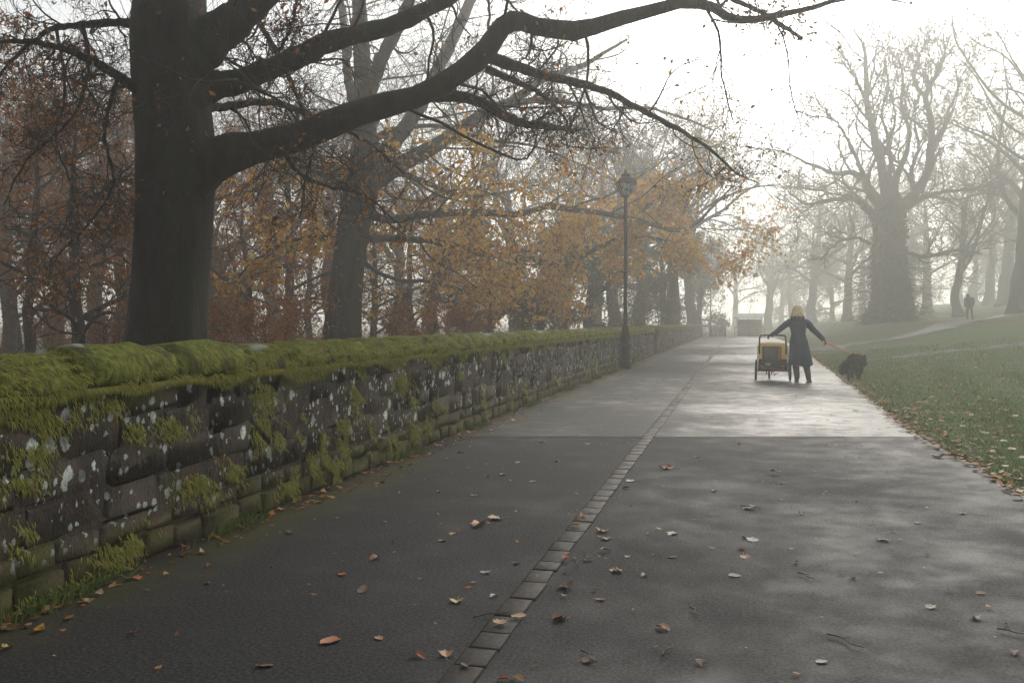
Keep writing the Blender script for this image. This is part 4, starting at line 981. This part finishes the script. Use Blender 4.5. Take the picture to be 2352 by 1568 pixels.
B = [(-.11, .02, .88, .15, .12), (-.11, .02, 1.05, .13, .11), (-.12, .02, 1.25, .16, .12), (-.125, .03, 1.40, .11, .09), (-.13, .045, 1.47, .055), (-.135, .06, 1.545, .075, .085), (-.135, .065, 1.63, .078, .092), (-.135, .06, 1.685, .045),
     (-.305, .02, 1.37, .062), (-.455, .10, 1.235, .045), (-.60, .22, 1.115, .035), (*lw, .028),
     (.06, .02, 1.355, .062), (.19, .06, 1.20, .045), (.32, .11, 1.07, .035), (*rw, .028),
     (-.19, .02, .80, .095), (-.175, .02, .50, .062), (-.15, -.06 + .1, .28, .05), (-.135, .04, .08, .04), (-.13, .15, .04, .035),
     (-.03, .02, .80, .095), (.03, .0, .50, .062), (.075, -.01, .28, .05), (.11, -.02, .08, .04), (.14, .09, .04, .035),
     (-.135, .155, 1.60, .014)]
E = [(0, 1), (1, 2), (2, 3), (3, 4), (4, 5), (5, 6), (6, 7), (3, 8), (8, 9), (9, 10), (10, 11), (3, 12), (12, 13), (13, 14), (14, 15), (0, 16), (16, 17), (17, 18), (18, 19), (19, 20), (0, 21), (21, 22), (22, 23), (23, 24), (24, 25), (5, 26)]
skinned('body', B, E, 0, M['skin'], wroot)
v, e = hand_chain(lw, (-.75, .55, -.25), (0, .3, -1), (1, 0, 0), .75); skinned('glove', v, e, 0, M['glove'], wroot)
v, e = hand_chain(rw, (.6, .3, -.6), (-.6, .2, -.6), (0, 1, 0), .85); skinned('glove', v, e, 0, M['glove'], wroot)
for (ax, ay, bx, by, fx, fy) in ((-.165, .03, -.135, .04, -.155, .16), (.06, .0, .11, -.02, .155, .095)):
    skinned('boot', [(ax, ay, .42, .088), (ax * .7 + bx * .3, ay, .30, .080), (bx, by, .16, .066), (bx, by, .075, .062), (bx + (fx - bx) * .55, by + (fy - by) * .55, .05, .048, .042), (fx, fy, .042, .042, .034)], [(0, 1), (1, 2), (2, 3), (3, 4), (4, 5)], 0, M['boot'], wroot)
    MB().loft([np.array([(bx + (fx - bx) * t_ - w_, by + (fy - by) * t_, z) for t_, w_ in ((-.45, .03), (.2, .045), (.7, .048), (1.3, .02))] + [(bx + (fx - bx) * t_ + w_, by + (fy - by) * t_, z) for t_, w_ in ((1.3, .02), (.7, .048), (.2, .045), (-.45, .03))]) for z in (.002, .028)]).build('boot_sole', M['rubber'], wroot)
# coat: lofted from hood to hem with folds and a back vent
rings = []
ztab = [(.375, -.085, .245, .20), (.42, -.088, .238, .195), (.55, -.09, .225, .18), (.70, -.095, .215, .17), (.82, -.10, .208, .16), (.92, -.105, .197, .15), (1.02, -.11, .170, .130), (1.10, -.112, .154, .122), (1.18, -.115, .168, .13), (1.27, -.12, .20, .142), (1.34, -.122, .215, .14), (1.39, -.125, .20, .125), (1.425, -.128, .155, .105), (1.455, -.13, .10, .085)]
for z, cx_, rx, ry in ztab:
    lo = sstep(.95, .38, np.array(z))
    def fold(a, z=z, lo=lo):
        k = 1 + lo * (.045 * np.sin(7 * a + 1.0) + .035 * np.sin(11 * a + z * 3)) + .012 * np.sin(z * 90) * (np.abs(z - 1.1) < .16)
        d = np.angle(np.exp(1j * (a - (-math.pi / 2 - .1))))
        k = k - lo * .20 * np.exp(-(d / .10) ** 2) * (z < .86) + lo * .05 * np.exp(-((d - .28) / .16) ** 2)
        k = k + lo * .18 * np.exp(-(np.angle(np.exp(1j * (a + .15))) / .5) ** 2)
        return k
    rings.append(ell((cx_, .02, z + 0), rx, ry, 72, fold))
rings = np.array(rings); zz = rings[..., 2]
rings[0, :, 2] += .03 * np.sin(np.linspace(0, 2 * np.pi, 72) * 3 + 1)
coat = MB().loft(rings, cap=False)
for arm, rad in (([(-.235, .02, 1.355), (-.335, .03, 1.335), (-.46, .10, 1.235), (-.60, .22, 1.118), lw], [.085, .078, .066, .055, .048]), ([(-.02, .02, 1.35), (.085, .03, 1.325), (.19, .06, 1.20), (.32, .11, 1.07), rw], [.085, .08, .066, .056, .05])):
    P_ = catmull(np.array(arm), 22); r_ = np.interp(np.linspace(0, 1, 22), np.linspace(0, 1, 5), rad) * (1 + .05 * np.sin(np.arange(22) * 1.9)); coat.tube(P_, r_, 16, cap=False)
coat.build('coat', M['navy_coat'], wroot)
a = np.linspace(0, 2 * np.pi, 33); b = np.linspace(0, 2 * np.pi, 13)[:-1]; hr = []
for u in a:
    back = .5 - .5 * math.sin(u); c_ = np.array([-.13 + .115 * math.cos(u), .03 + .105 * math.sin(u), 1.455 - .02 * back]); o_ = np.array([math.cos(u), math.sin(u), 0])
    t_ = .042 + .030 * back; hr.append([c_ + o_ * t_ * .75 * math.cos(v_) + np.array([0, 0, 1]) * t_ * (1.1 + .25 * back) * math.sin(v_) * (1 if v_ < math.pi else 1 + .5 * back) for v_ in b])
MB().loft(hr, cap=False).build('hood', M['navy_coat'], wroot)
hv = []
for z, rx, ry, cy_ in ((1.745, .010, .010, .05), (1.74, .04, .045, .05), (1.72, .073, .085, .05), (1.685, .096, .112, .05), (1.64, .109, .124, .045), (1.59, .124, .130, .03), (1.545, .138, .132, .01), (1.505, .150, .130, -.005), (1.478, .146, .120, -.008), (1.475, .10, .09, .0)):
    hv.append(ell((-.135, cy_, z), rx, ry, 48, lambda a, z=z: 1 + .02 * np.sin(17 * a) + .018 * np.sin(29 * a + z * 20) - .28 * (z < 1.66) * np.exp(-(np.angle(np.exp(1j * (a - math.pi / 2))) / .5) ** 2)))
hv = np.array(hv); hv[-3:, :, 2] += .012 * np.sin(np.linspace(0, 2 * np.pi, 48) * 9)
MB().loft(hv).build('hair', M['hair'], wroot)

# distant walker on the lawn path
d0 = H(2227, 736); M['dark_cloth'] = simple('dark_jacket', (.03, .04, .045), .85); M['trouser'] = simple('dark_trousers', (.025, .025, .028), .85)
dr = empty('person', d0 + [0, 0, .03], R(8), 'distant stooping person in a dark jacket on the branch path in the fog', 'person')
Bd = [(0, 0, .88, .15, .11), (0, .02, 1.05, .15, .11), (-.01, .06, 1.25, .17, .13), (-.01, .12, 1.38, .12, .10), (-.01, .18, 1.45, .06), (-.02, .24, 1.50, .085), (-.02, .27, 1.56, .075), (-.20, .10, 1.34, .07), (-.25, .06, 1.10, .055), (-.22, .12, .88, .045), (-.20, .15, .80, .04), (.18, .10, 1.34, .07), (.24, .06, 1.10, .055), (.22, .12, .88, .045), (.21, .15, .80, .04),
      (-.10, 0, .80, .10), (-.13, .05, .46, .075), (-.14, -.02, .10, .05), (-.15, .12, .04, .045), (.09, 0, .80, .10), (.12, -.03, .46, .075), (.14, -.10, .10, .05), (.15, .03, .04, .045)]
Ed = [(0, 1), (1, 2), (2, 3), (3, 4), (4, 5), (5, 6), (3, 7), (7, 8), (8, 9), (9, 10), (3, 11), (11, 12), (12, 13), (13, 14), (0, 15), (15, 16), (16, 17), (17, 18), (0, 19), (19, 20), (20, 21), (21, 22)]
skinned('body', Bd, Ed, 0, M['trouser'], dr)
jk = MB().loft([ell((0, .01, .76), .20, .15, 24), ell((0, .01, .90), .205, .155, 24), ell((0, .03, 1.1), .205, .155, 24), ell((-.01, .07, 1.28), .225, .165, 24), ell((-.01, .11, 1.38), .18, .14, 24), ell((-.01, .15, 1.45), .10, .09, 24)], cap=False)
for s_ in (-1, 1): jk.tube(np.array([(s_ * .14, .10, 1.34), (s_ * .22, .10, 1.30), (s_ * .25, .06, 1.10), (s_ * .22, .12, .88)]), [.09, .085, .075, .065], 12, cap=False, m=14)
jk.build('jacket', M['dark_cloth'], dr)
MB().loft([ell((-.02, .235, 1.44), .085, .09, 20), ell((-.02, .25, 1.52), .10, .11, 20), ell((-.02, .26, 1.59), .09, .10, 20), ell((-.02, .265, 1.635), .04, .045, 20)]).build('cap', M['dark_cloth'], dr)

# ================================================================== DOG
M['black_fur'] = leafmat('black_fur', [(.012, .012, .014), (.03, .03, .034), (.02, .02, .023)], .0, .6)
M['dog_skin'] = simple('dog_coat', (.014, .014, .016), .8)
g0 = G(1963, 872); droot = empty('dog', (g0[0], g0[1], float(ground_z(g0[0], g0[1])) - .0), R(-16), 'shaggy black dog on an orange lead sniffing the grass edge', 'dog'); droot.scale = (1.05, .86, 1.1)
Db = [(0, -.20, .40, .135, .15), (0, .0, .44, .15, .17), (0, .18, .41, .14, .17), (.03, .31, .40, .10, .12), (.09, .40, .40, .085), (.14, .48, .35, .05), (.16, .52, .32, .03),
      (-.05, -.32, .40, .05), (-.14, -.38, .35, .06), (-.20, -.40, .26, .065), (-.19, -.37, .18, .04)]
De = [(0, 1), (1, 2), (2, 3), (3, 4), (4, 5), (5, 6), (0, 7), (7, 8), (8, 9), (9, 10)]
for s_, st_ in ((-1, -.05), (1, .06)):
    i0 = len(Db); Db += [(s_ * .085, -.21, .33, .085), (s_ * .095, -.13 + st_, .23, .06), (s_ * .085, -.27 + st_, .13, .034), (s_ * .085, -.25 + st_, .04, .03), (s_ * .085, -.20 + st_, .022, .028)]
    De += [(0, i0)] + [(i0 + k, i0 + k + 1) for k in range(4)]
    i0 = len(Db); Db += [(s_ * .09, .19, .31, .075), (s_ * .09, .16 - st_, .21, .05), (s_ * .085, .20 - st_, .11, .034), (s_ * .085, .21 - st_, .03, .03), (s_ * .085, .245 - st_, .022, .028)]
    De += [(2, i0)] + [(i0 + k, i0 + k + 1) for k in range(4)]
    i0 = len(Db); Db += [(.09 + s_ * .06, .38, .47, .03), (.09 + s_ * .075, .36, .53, .012)]; De += [(4, i0), (i0, i0 + 1)]
db = skinned('body', Db, De, 0, M['dog_skin'], droot)
me = db.data; me.calc_loop_triangles(); nt_ = len(me.loop_triangles)
co = np.empty(len(me.vertices) * 3, np.float32); me.vertices.foreach_get('co', co); co = co.reshape(-1, 3)
tv = np.empty(nt_ * 3, np.int32); me.loop_triangles.foreach_get('vertices', tv); tv = tv.reshape(-1, 3)
A_, B_, C_ = co[tv[:, 0]], co[tv[:, 1]], co[tv[:, 2]]; nrm = np.cross(B_ - A_, C_ - A_); ar = np.linalg.norm(nrm, axis=1); nrm = unit(nrm)
k = rng.choice(nt_, 14000, p=ar / ar.sum()); u_, v_ = rng.random((2, 14000, 1)); sw = u_ + v_ > 1; u_ = np.where(sw, 1 - u_, u_); v_ = np.where(sw, 1 - v_, v_)
Pf = A_[k] + (B_[k] - A_[k]) * u_ + (C_[k] - A_[k]) * v_; Nf = nrm[k]
lenf = np.where(Pf[:, 2] < .15, .015, np.where(Pf[:, 1] < -.3, .075, .05)) * (.6 + .8 * rng.random(14000))
V, q, t = strands(Pf - Nf * .004, Nf * .55 + np.array([0, -.55, -.45]) + rng.normal(size=Pf.shape) * .2, Nf, lenf, np.full(14000, .0035))
tag(obj('fur', np_mesh('fur', V, [q, t], M['black_fur'], False), droot), kind='stuff')
MB().lathe([(.115, -.012), (.12, 0), (.115, .012)], 20).build('collar', M['orange_web'], droot, loc=(.03, .31, .40), rot=(R(75), 0, R(-25)))

# the lead: two orange straps from the right hand to the dog's back
bpy.context.view_layer.update()
hp = np.array(wroot.matrix_world @ Vector((.47, .19, .915)))
e1 = np.array(droot.matrix_world @ Vector((-.05, .05, .57))); e2 = np.array(droot.matrix_world @ Vector((.03, .16, .55)))
M['lead'] = simple('orange_lead', (.80, .22, .05), .6)
ld = empty('dog_lead', hp, 0, "pair of thin orange lead straps stretched from the walker's hand to the black dog", 'dog lead')
for e_, sag in ((e1, .02), (e2, .035)):
    tt = np.linspace(0, 1, 14)[:, None]; P_ = hp + (e_ - hp) * tt - np.array([0, 0, sag]) * (4 * tt * (1 - tt))
    MB().tube(P_ - hp, .011, 6).build('strap', M['lead'], ld)
MB().tube(np.array([(-.02, -.01, .01), (-.06, .0, -.03), (-.04, .02, -.09), (0, .02, -.08), (.01, .0, -.02), (0, 0, 0)]), .007, 6, m=20).build('hand_loop', M['lead'], ld)

# ================================================================== FAR END OF THE PATH
M['pale_wall'] = simple('pale_render', (.3, .3, .28), .8); M['slate'] = simple('slate_roof', (.10, .10, .11), .6); M['dark_board'] = simple('dark_board', (.07, .07, .065), .8)
s0 = G(1722, 775); s0 = np.array(at(1722, 88)); sh = empty('shelter', (s0[0], s0[1], -.05), R(-6), 'small pale shelter with sloping roof in the fog at the end of the path', 'shelter')
mb = MB(); mb.box((-1.15, .9, 0), (1.15, 1.05, 1.75)); mb.box((-1.15, -.9, 0), (-1.02, .9, 1.75)); mb.box((1.02, -.9, 0), (1.15, .9, 1.75)); mb.build('wall', M['pale_wall'], sh, smooth=False)
MB().loft([[(-1.35, -1.2, 1.80), (1.35, -1.2, 1.80), (1.35, -1.2, 1.9), (-1.35, -1.2, 1.9)], [(-1.35, 1.25, 2.2), (1.35, 1.25, 2.2), (1.35, 1.25, 2.3), (-1.35, 1.25, 2.3)]]).build('roof', M['slate'], sh, smooth=False)
for k in range(6): MB().box((-1.0, -.9, .1 + k * .16), (1.0, -.87, .23 + k * .16)).build('board', M['dark_board'], sh, smooth=False)
r0 = np.array(at(1722, 80)); rl = empty('railing', (r0[0], r0[1], -.05), R(-4), 'thin grey railing in front of the foggy shelter', 'railing')
for x in (-1.3, 0, 1.3): MB().tube([(x, 0, 0), (x, 0, 1.0)], .03, 8).build('post', M['iron'], rl)
for z in (.5, .98): MB().tube([(-1.3, 0, z), (1.3, 0, z)], .022, 8).build('rail', M['iron'], rl)
for k, (px, zc, lab) in enumerate(((1642, 84, 'left one of two pale rounded guard stones past the end of the wall'), (1658, 86, 'right one of two pale rounded guard stones past the end of the wall'))):
    b0 = at(px, zc); o = MB().lathe([(.0, -.1), (.3, -.1), (.3, .5), (.27, .85), (.18, 1.02), (0, 1.08)], 14).build('guard_stone', M['pale_wall'], None, loc=(b0[0], b0[1], 0)); tag(o, lab, 'bollard', 'guard stones at the end of the wall')
b0 = at(1666, 83); mb = MB().tube([(0, 0, -.1), (0, 0, 1.1)], .06, 10).lathe([(.085, 1.08), (.09, 1.12), (.05, 1.18), (0, 1.2)], 10); tag(mb.build('gate_post', M['dark_board'], None, loc=(b0[0], b0[1], 0)), 'thin dark post right of the pale guard stones', 'post')

# ================================================================== FALLEN LEAVES
def leaf_outline(kind):
    if kind == 'maple':
        A = [(0, .0), (14, .62), (28, .84), (40, .62), (52, .98), (64, .74), (76, .86), (90, 1.12), (104, .86), (116, .74), (128, .98), (140, .62), (152, .84), (166, .62), (180, .0)]
        P = [(r_ * math.cos(R(a)), r_ * math.sin(R(a))) for a, r_ in A[1:-1]]
        P = [(.12, -.12)] + [(.46, -.18), (.50, .02)] + P + [(-.50, .02), (-.46, -.18), (-.12, -.12)]
        return np.array(P) * .55
    a = np.linspace(-math.pi / 2, 1.5 * math.pi, 17)[:-1]
    return np.stack([.29 * np.cos(a) * (1 - .25 * np.sin(a)), .5 * np.sin(a) + .1], -1)
def leaf_mesh(kind, seed, curl):
    rg = np.random.default_rng(seed); P = leaf_outline(kind); n = len(P); P = P * (1 + rg.normal(size=(n, 1)) * .05)
    mid = P * .5
    V = np.vstack([[[0, .05]], mid, P]); r_ = np.linalg.norm(V, axis=1)
    z = .05 + curl * (V[:, 0] ** 2 * rg.uniform(.6, 1.6) + V[:, 1] ** 2 * rg.uniform(-.4, 1.0)) + rg.normal(size=len(V)) * .03 * r_ * 2 + np.abs(V[:, 0]) * .12
    if kind == 'curl': z += 1.2 * V[:, 0] ** 2
    V3 = np.column_stack([V, z - z.min() + .015])
    i = np.arange(n); t = np.stack([np.zeros(n, int), 1 + i, 1 + (i + 1) % n], -1); q = np.stack([1 + i, 1 + n + i, 1 + n + (i + 1) % n, 1 + (i + 1) % n], -1)
    mb = MB().add(V3, q=q, t=t)
    b = np.array([0, P[:, 1].min() * .6, V3[0, 2]]); L = .55 if kind == 'maple' else .22
    mb.tube([(0, .0, V3[0, 2]), tuple(b), (rg.normal() * .08, b[1] - L * .5, .05), (rg.normal() * .15, b[1] - L, .02)], [.013, .012, .010, .008], 5, m=7)
    return np_mesh('fallen_leaf', np.concatenate(mb.v), [np.concatenate(mb.q), np.concatenate(mb.t)], M['wet_leaf'])
LM = {'maple': [leaf_mesh('maple', k, c) for k, c in enumerate((.1, .3, .5, .8))], 'beech': [leaf_mesh('beech', 10 + k, c) for k, c in enumerate((.2, .5, .8, 1.2))], 'curled': [leaf_mesh('maple', 20 + k, c) for k, c in enumerate((.9, 1.3))]}
LC = {'orange': (.50, .17, .05), 'rust': (.27, .09, .04), 'tan': (.46, .27, .14), 'yellow': (.60, .42, .14), 'pale': (.50, .46, .38), 'brown': (.12, .065, .04), 'red': (.22, .05, .03), 'grey': (.27, .25, .22)}
leaves = []                                             # px, py, colour, kind, width in px of the 2352 view
for row in """1050 1380 yellow curled 38|1133 1371 pale beech 14|762 1473 orange beech 38|612 1530 rust beech 30|960 1507 rust beech 26|1026 1508 tan curled 44|312 1456 rust maple 30|10 1493 yellow maple 34|1145 1440 tan maple 40
1195 1422 tan beech 26|1275 1423 brown curled 54|1298 1347 brown curled 50|1113 1317 grey maple 32|1299 1288 orange beech 24|1383 1219 yellow maple 38|1394 1237 grey maple 34|1383 1268 tan maple 30|1425 1313 tan maple 40|1550 1225 pale maple 36
1545 1280 brown beech 18|1685 1323 pale beech 22|1520 1444 tan beech 26|1615 1523 brown maple 36|1728 1243 pale maple 34|1712 1236 red beech 14|1710 1278 tan maple 32|1703 1262 red beech 16|2132 1396 pale maple 32|2245 1362 brown maple 28
2030 1242 brown beech 22|2108 1202 brown maple 24|1714 1167 pale maple 40|1786 1090 brown maple 34|1797 1110 brown beech 16|1541 1076 rust maple 34|1527 1078 orange beech 18|1146 1191 tan maple 44|1100 1207 orange beech 28|1088 1203 rust beech 18
1043 1225 yellow maple 22|1013 1243 orange maple 24|862 1284 rust beech 22|785 1319 orange beech 20|832 1357 brown beech 30|735 1154 orange beech 16|1445 1106 pale maple 26|1440 1122 rust beech 14|1155 1090 rust beech 14|1962 943 yellow maple 22
1350 1021 rust maple 20|1322 1212 tan beech 18|1185 1295 brown beech 14|1075 1537 brown curled 34|1190 1562 tan beech 24|1160 1562 rust beech 20|1480 1322 grey beech 14|1440 1280 tan maple 18|1340 1190 tan beech 16|1225 1106 tan beech 12|1120 1095 tan beech 12
870 1466 tan beech 14|1380 1378 rust beech 14|1640 1128 pale beech 12|1885 1521 pale beech 16|2240 1420 brown beech 24|1960 1330 brown beech 16|2330 1500 brown beech 24|1340 1520 brown maple 34|1190 1062 tan beech 12|1090 1138 tan beech 12|1008 1130 rust beech 12|880 1108 orange beech 14
2150 1050 pale beech 24|2210 1180 brown beech 18|1840 1180 brown beech 12|1700 1020 brown beech 12|1600 1050 tan beech 12|1280 1060 rust beech 12|1245 1015 tan beech 12|1180 965 orange maple 16|1130 990 orange beech 14|1210 975 rust maple 14|990 1045 tan beech 12|1055 1040 rust beech 14
620 1190 orange beech 14|420 1277 orange beech 14|320 1330 orange maple 30|345 1318 rust maple 26|480 1340 rust maple 18|270 1345 rust maple 22|130 1400 orange maple 24|60 1440 rust maple 22|520 1245 orange beech 14|700 1160 orange beech 12|950 1050 orange beech 14""".replace('\n', '|').split('|'):
    a, b, c, k, w_ = row.split(); leaves.append((float(a), float(b), c, k, float(w_), 'path'))
for row in """2320 950 orange maple 26|2335 962 yellow maple 22|2195 1022 orange beech 18|2175 1010 orange beech 14|2262 968 orange beech 16|2150 965 pale beech 14|2305 1095 orange maple 24|2280 1045 orange maple 20|2240 1020 rust maple 20|2300 1020 pale maple 24
2210 985 pale maple 16|2345 1060 pale maple 26|2330 1040 yellow maple 24|2310 1078 pale maple 22|2262 1002 pale beech 16|2180 1048 orange maple 22|2150 1040 tan maple 18|2100 1000 tan maple 16|2130 1015 rust maple 16|2230 1065 tan maple 20|2340 1105 rust maple 26|2290 990 rust maple 18
2060 960 pale beech 12|2120 930 tan beech 12|2210 930 orange beech 12|2280 920 rust beech 12|2240 905 orange beech 10|2340 1000 brown maple 26|2200 1060 pale maple 20|2345 1125 tan maple 26""".replace('\n', '|').split('|'):
    a, b, c, k, w_ = row.split(); leaves.append((float(a), float(b), c, k, float(w_), 'grass'))
KIND = {'maple': 'lobed maple leaf', 'beech': 'small oval leaf', 'curled': 'curled maple leaf'}
items = []
for (a, b, c, k, w_, zone) in leaves:
    P_ = G(a, b); zc = (P_ - C0) @ FW; size = np.clip(w_ / F * zc / (.72 if k == 'beech' else .9), .05, .18)
    if zone == 'path':
        zn = 'at the foot of the mossy wall' if P_[0] < -2.75 else 'left of the paving strip' if P_[0] < xs(P_[1]) - .12 else 'on the paving strip' if P_[0] < xs(P_[1]) + .12 else 'right of the paving strip'
        z = .002 + (.006 if P_[1] - SK * P_[0] > Y1 else 0) + (.014 if zn == 'on the paving strip' else 0)
        if P_[0] < xw(P_[1]) + .08: P_[0] = xw(P_[1]) + .10
    else:
        zn = 'on the lawn beside the path'; z = float(ground_z(P_[0], P_[1])) + .03
    o = obj('fallen_leaf', random.choice(LM[k]), None, (P_[0], P_[1], z), (random.gauss(0, .10), random.gauss(0, .10), random.uniform(0, 6.28)), (size * random.uniform(.85, 1.1), size, size))
    cc = np.array(LC[c]) * random.uniform(1.0, 1.35); o.color = (*np.clip(cc, 0, 1), 1)
    items.append((c, k, zn, zc, o))
ORD = ['nearest', 'second nearest', 'third nearest', 'fourth nearest', 'fifth nearest', 'sixth nearest', 'seventh nearest', 'eighth nearest', 'ninth nearest', 'tenth nearest', 'eleventh nearest', 'twelfth nearest', 'thirteenth nearest', 'fourteenth nearest']
byk = {}
for it in items: byk.setdefault(it[:3], []).append(it)
for (c, k, zn), L_ in byk.items():
    L_.sort(key=lambda x: x[3])
    for n_, it in enumerate(L_):
        lab = f'{c} {KIND[k]} {zn}' + (f', {ORD[min(n_, 13)]} one' if len(L_) > 1 else '')
        tag(it[4], lab, 'leaf', 'fallen leaves on the lawn' if 'lawn' in zn else 'fallen leaves on the path')
# twigs lying on the asphalt
M['wet_twig'] = simple('wet_twig', (.045, .032, .026), .6)
for (x0, y0, x1, y1, lab) in ((1088, 1424, 1180, 1408, 'longest thin twig across the paving strip near the camera'), (1522, 1512, 1545, 1486, 'bent twig on the wet path near the bottom edge'), (1832, 1320, 1870, 1334, 'dark twig on the dark damp patch of the path'), (1900, 1462, 1985, 1494, 'straight twig on the dark asphalt at lower right'), (1335, 1500, 1372, 1528, 'short twig beside a brown leaf near the bottom'), (1585, 1400, 1605, 1420, 'small twig lying right of the paving strip'), (2290, 1450, 2352, 1462, 'twig by the right border of the path'), (1700, 1165, 1750, 1170, 'twig poking from a pale maple leaf'), (1340, 1270, 1330, 1310, 'curved stem just left of the brown curled leaf'), (2250, 1062, 2310, 1068, 'stick at the edge of the lawn')):
    A_, B_ = G(x0, y0), G(x1, y1); c_ = (A_ + B_) / 2; d_ = B_ - A_; pr = np.array([-d_[1], d_[0], 0])
    pts = np.array([A_, A_ + d_ * .35 + pr * .08, A_ + d_ * .7 - pr * .06, B_]) - c_ + [0, 0, .006]
    mb = MB().tube(pts, [.0038, .0032, .0026, .0015], 6, m=12); mb.tube([pts[1], pts[1] + (d_ * .14 + pr * .07) + [0, 0, .004]], [.002, .001], 5, m=3)
    tag(mb.build('twig', M['wet_twig'], None, loc=(c_[0], c_[1], .009 if c_[1] < Y1 else .012)), lab, 'twig', 'twigs on the path')

# leaf litter too small to pick apart
def litter(name, pts, size, label, seed):
    rg = np.random.default_rng(seed); n = len(pts); a = rg.random(n) * 6.283; s = size * (.5 + .9 * rg.random(n))[:, None]
    u = np.stack([np.cos(a), np.sin(a), rg.normal(size=n) * .18], -1); v = np.stack([-np.sin(a), np.cos(a), rg.normal(size=n) * .18], -1); k = np.array([0, 0, 1.0])
    c = rg.random((n, 1)) * .25
    V = np.stack([pts - u * s * .5 + k * s * c * .6, pts - u * s * .12 + v * s * .30, pts + u * s * .2 + v * s * .25, pts + u * s * .55 + k * s * c, pts + u * s * .2 - v * s * .28 , pts - u * s * .12 - v * s * .28 + k * s * c * .4], 1)
    i = np.arange(n)[:, None] * 6
    tag(obj(name, np_mesh(name, V.reshape(-1, 3), [i + [0, 1, 4, 5], i + [1, 2, 3, 4]], M['dry_leaf'], False)), label, 'leaves', kind='stuff')
rg = np.random.default_rng(77)
n = 4200; y = 3 + 45 * rg.random(n) ** 1.6; off = np.abs(rg.normal(size=n)) * np.where(rg.random(n) < .45, .22, 1.9) - .08; x = xe(y) + off
litter('leaf_litter', np.stack([x, y, np.maximum(ground_z(x, y), np.where(off < 0, .004, -1)) + .022], -1), .075, 'small brown and pale leaves scattered over the lawn edge', 1)
n = 900; y = 3 + 60 * rg.random(n) ** 1.5; x = 3 + 16 * rg.random(n); x = np.maximum(x, xe(y) + .3)
litter('leaf_litter', np.stack([x, y, ground_z(x, y) + .03], -1), .085, 'sparse pale leaves dotted over the rising lawn', 2)
n = 800; y = 2.5 + 28 * rg.random(n) ** 1.3; x = xw(y) + .05 + np.abs(rg.normal(size=n)) * .16
litter('leaf_litter', np.stack([x, y, np.full(n, .012)], -1), .05, 'brown leaf crumbs gathered along the foot of the wall', 3)
n = 700; y = 2.2 + 24 * rg.random(n) ** 1.3; x = xw(y) + .3 + (xe(y) - xw(y) - .3) * rg.random(n)
litter('leaf_litter', np.stack([x, y, np.full(n, .011)], -1), .028, 'tiny leaf scraps and crumbs speckling the asphalt', 4)
n = 5000; y = 6 + 45 * rg.random(n); x = -4 - 26 * rg.random(n) ** 1.4
litter('leaf_litter', np.stack([x, y, ground_z(x, y) + .02], -1), .11, 'fallen leaves covering the ground behind the wall', 5)

# grass blades
n = 120000; y = 2.5 + 36 * rg.random(n) ** 1.9; w_ = 1.2 + .34 * y; x = xe(y) + .01 + w_ * rg.random(n) ** 1.15
g = 1 + .07 * y; z = ground_z(x, y) - .01
L_ = (.022 + .03 * rg.random(n)) * g ** .6 * (1 + .5 * np.sin(x * 3.1 + y * 1.7) * np.sin(y * 2.3 - x)); wd = (.0018 + .0016 * rg.random(n)) * g
a = rg.random(n) * 6.283; ln = rg.normal(size=(n, 2)) * .45; P_ = np.stack([x, y, z], -1); sd_ = np.stack([np.cos(a), np.sin(a), np.zeros(n)], -1) * wd[:, None]
tip = P_ + np.concatenate([ln, np.ones((n, 1))], 1) * L_[:, None]
V = np.stack([P_ - sd_, P_ + sd_, tip], 1).reshape(-1, 3); t = np.arange(n * 3).reshape(-1, 3)
M['grass'] = leafmat('grass_blade', [(.07, .115, .028), (.12, .18, .045), (.09, .145, .035), (.16, .21, .06), (.21, .20, .08)], .3, .7)
tag(obj('grass', np_mesh('grass', V, [t], M['grass'], False)), 'short damp green lawn grass right of the path', 'grass', kind='stuff')
# weeds at the foot of the wall and the lamp
n = 2600; yc = np.array([3.6, 5.2, 8.4, 10.8, 14, 17.5, 19.5, 21, 23, 24, 25, 26, 28]); k = rg.integers(0, len(yc), n)
y = yc[k] + rg.normal(size=n) * .22; x = xw(y) + .05 + np.abs(rg.normal(size=n)) * .05; P_ = np.stack([x, y, np.full(n, .0)], -1)
V, q, t = strands(P_, np.array([.35, 0, 1]) + rg.normal(size=P_.shape) * .35, unit(rg.normal(size=P_.shape)), .05 + .09 * rg.random(n), np.full(n, .004))
tag(obj('weeds', np_mesh('weeds', V, [q, t], M['grass'], False)), 'small weeds and grass tufts at the foot of the wall', 'weeds', kind='stuff')

# ================================================================== HAZE
m = bpy.data.materials.new('haze'); m.use_nodes = True; nt = m.node_tree; nt.nodes.clear()
out = nt.nodes.new('ShaderNodeOutputMaterial'); pv = nt.nodes.new('ShaderNodeVolumePrincipled')
pv.inputs['Color'].default_value = (.95, .95, .90, 1); pv.inputs['Density'].default_value = HAZE_DENSITY; pv.inputs['Anisotropy'].default_value = .6
nt.links.new(pv.outputs[0], out.inputs['Volume'])
tag(MB().box((-390, -70, -1.2), (390, 430, 27)).build('haze', m, None, smooth=False), 'pale autumn fog filling the park', 'fog', kind='stuff')
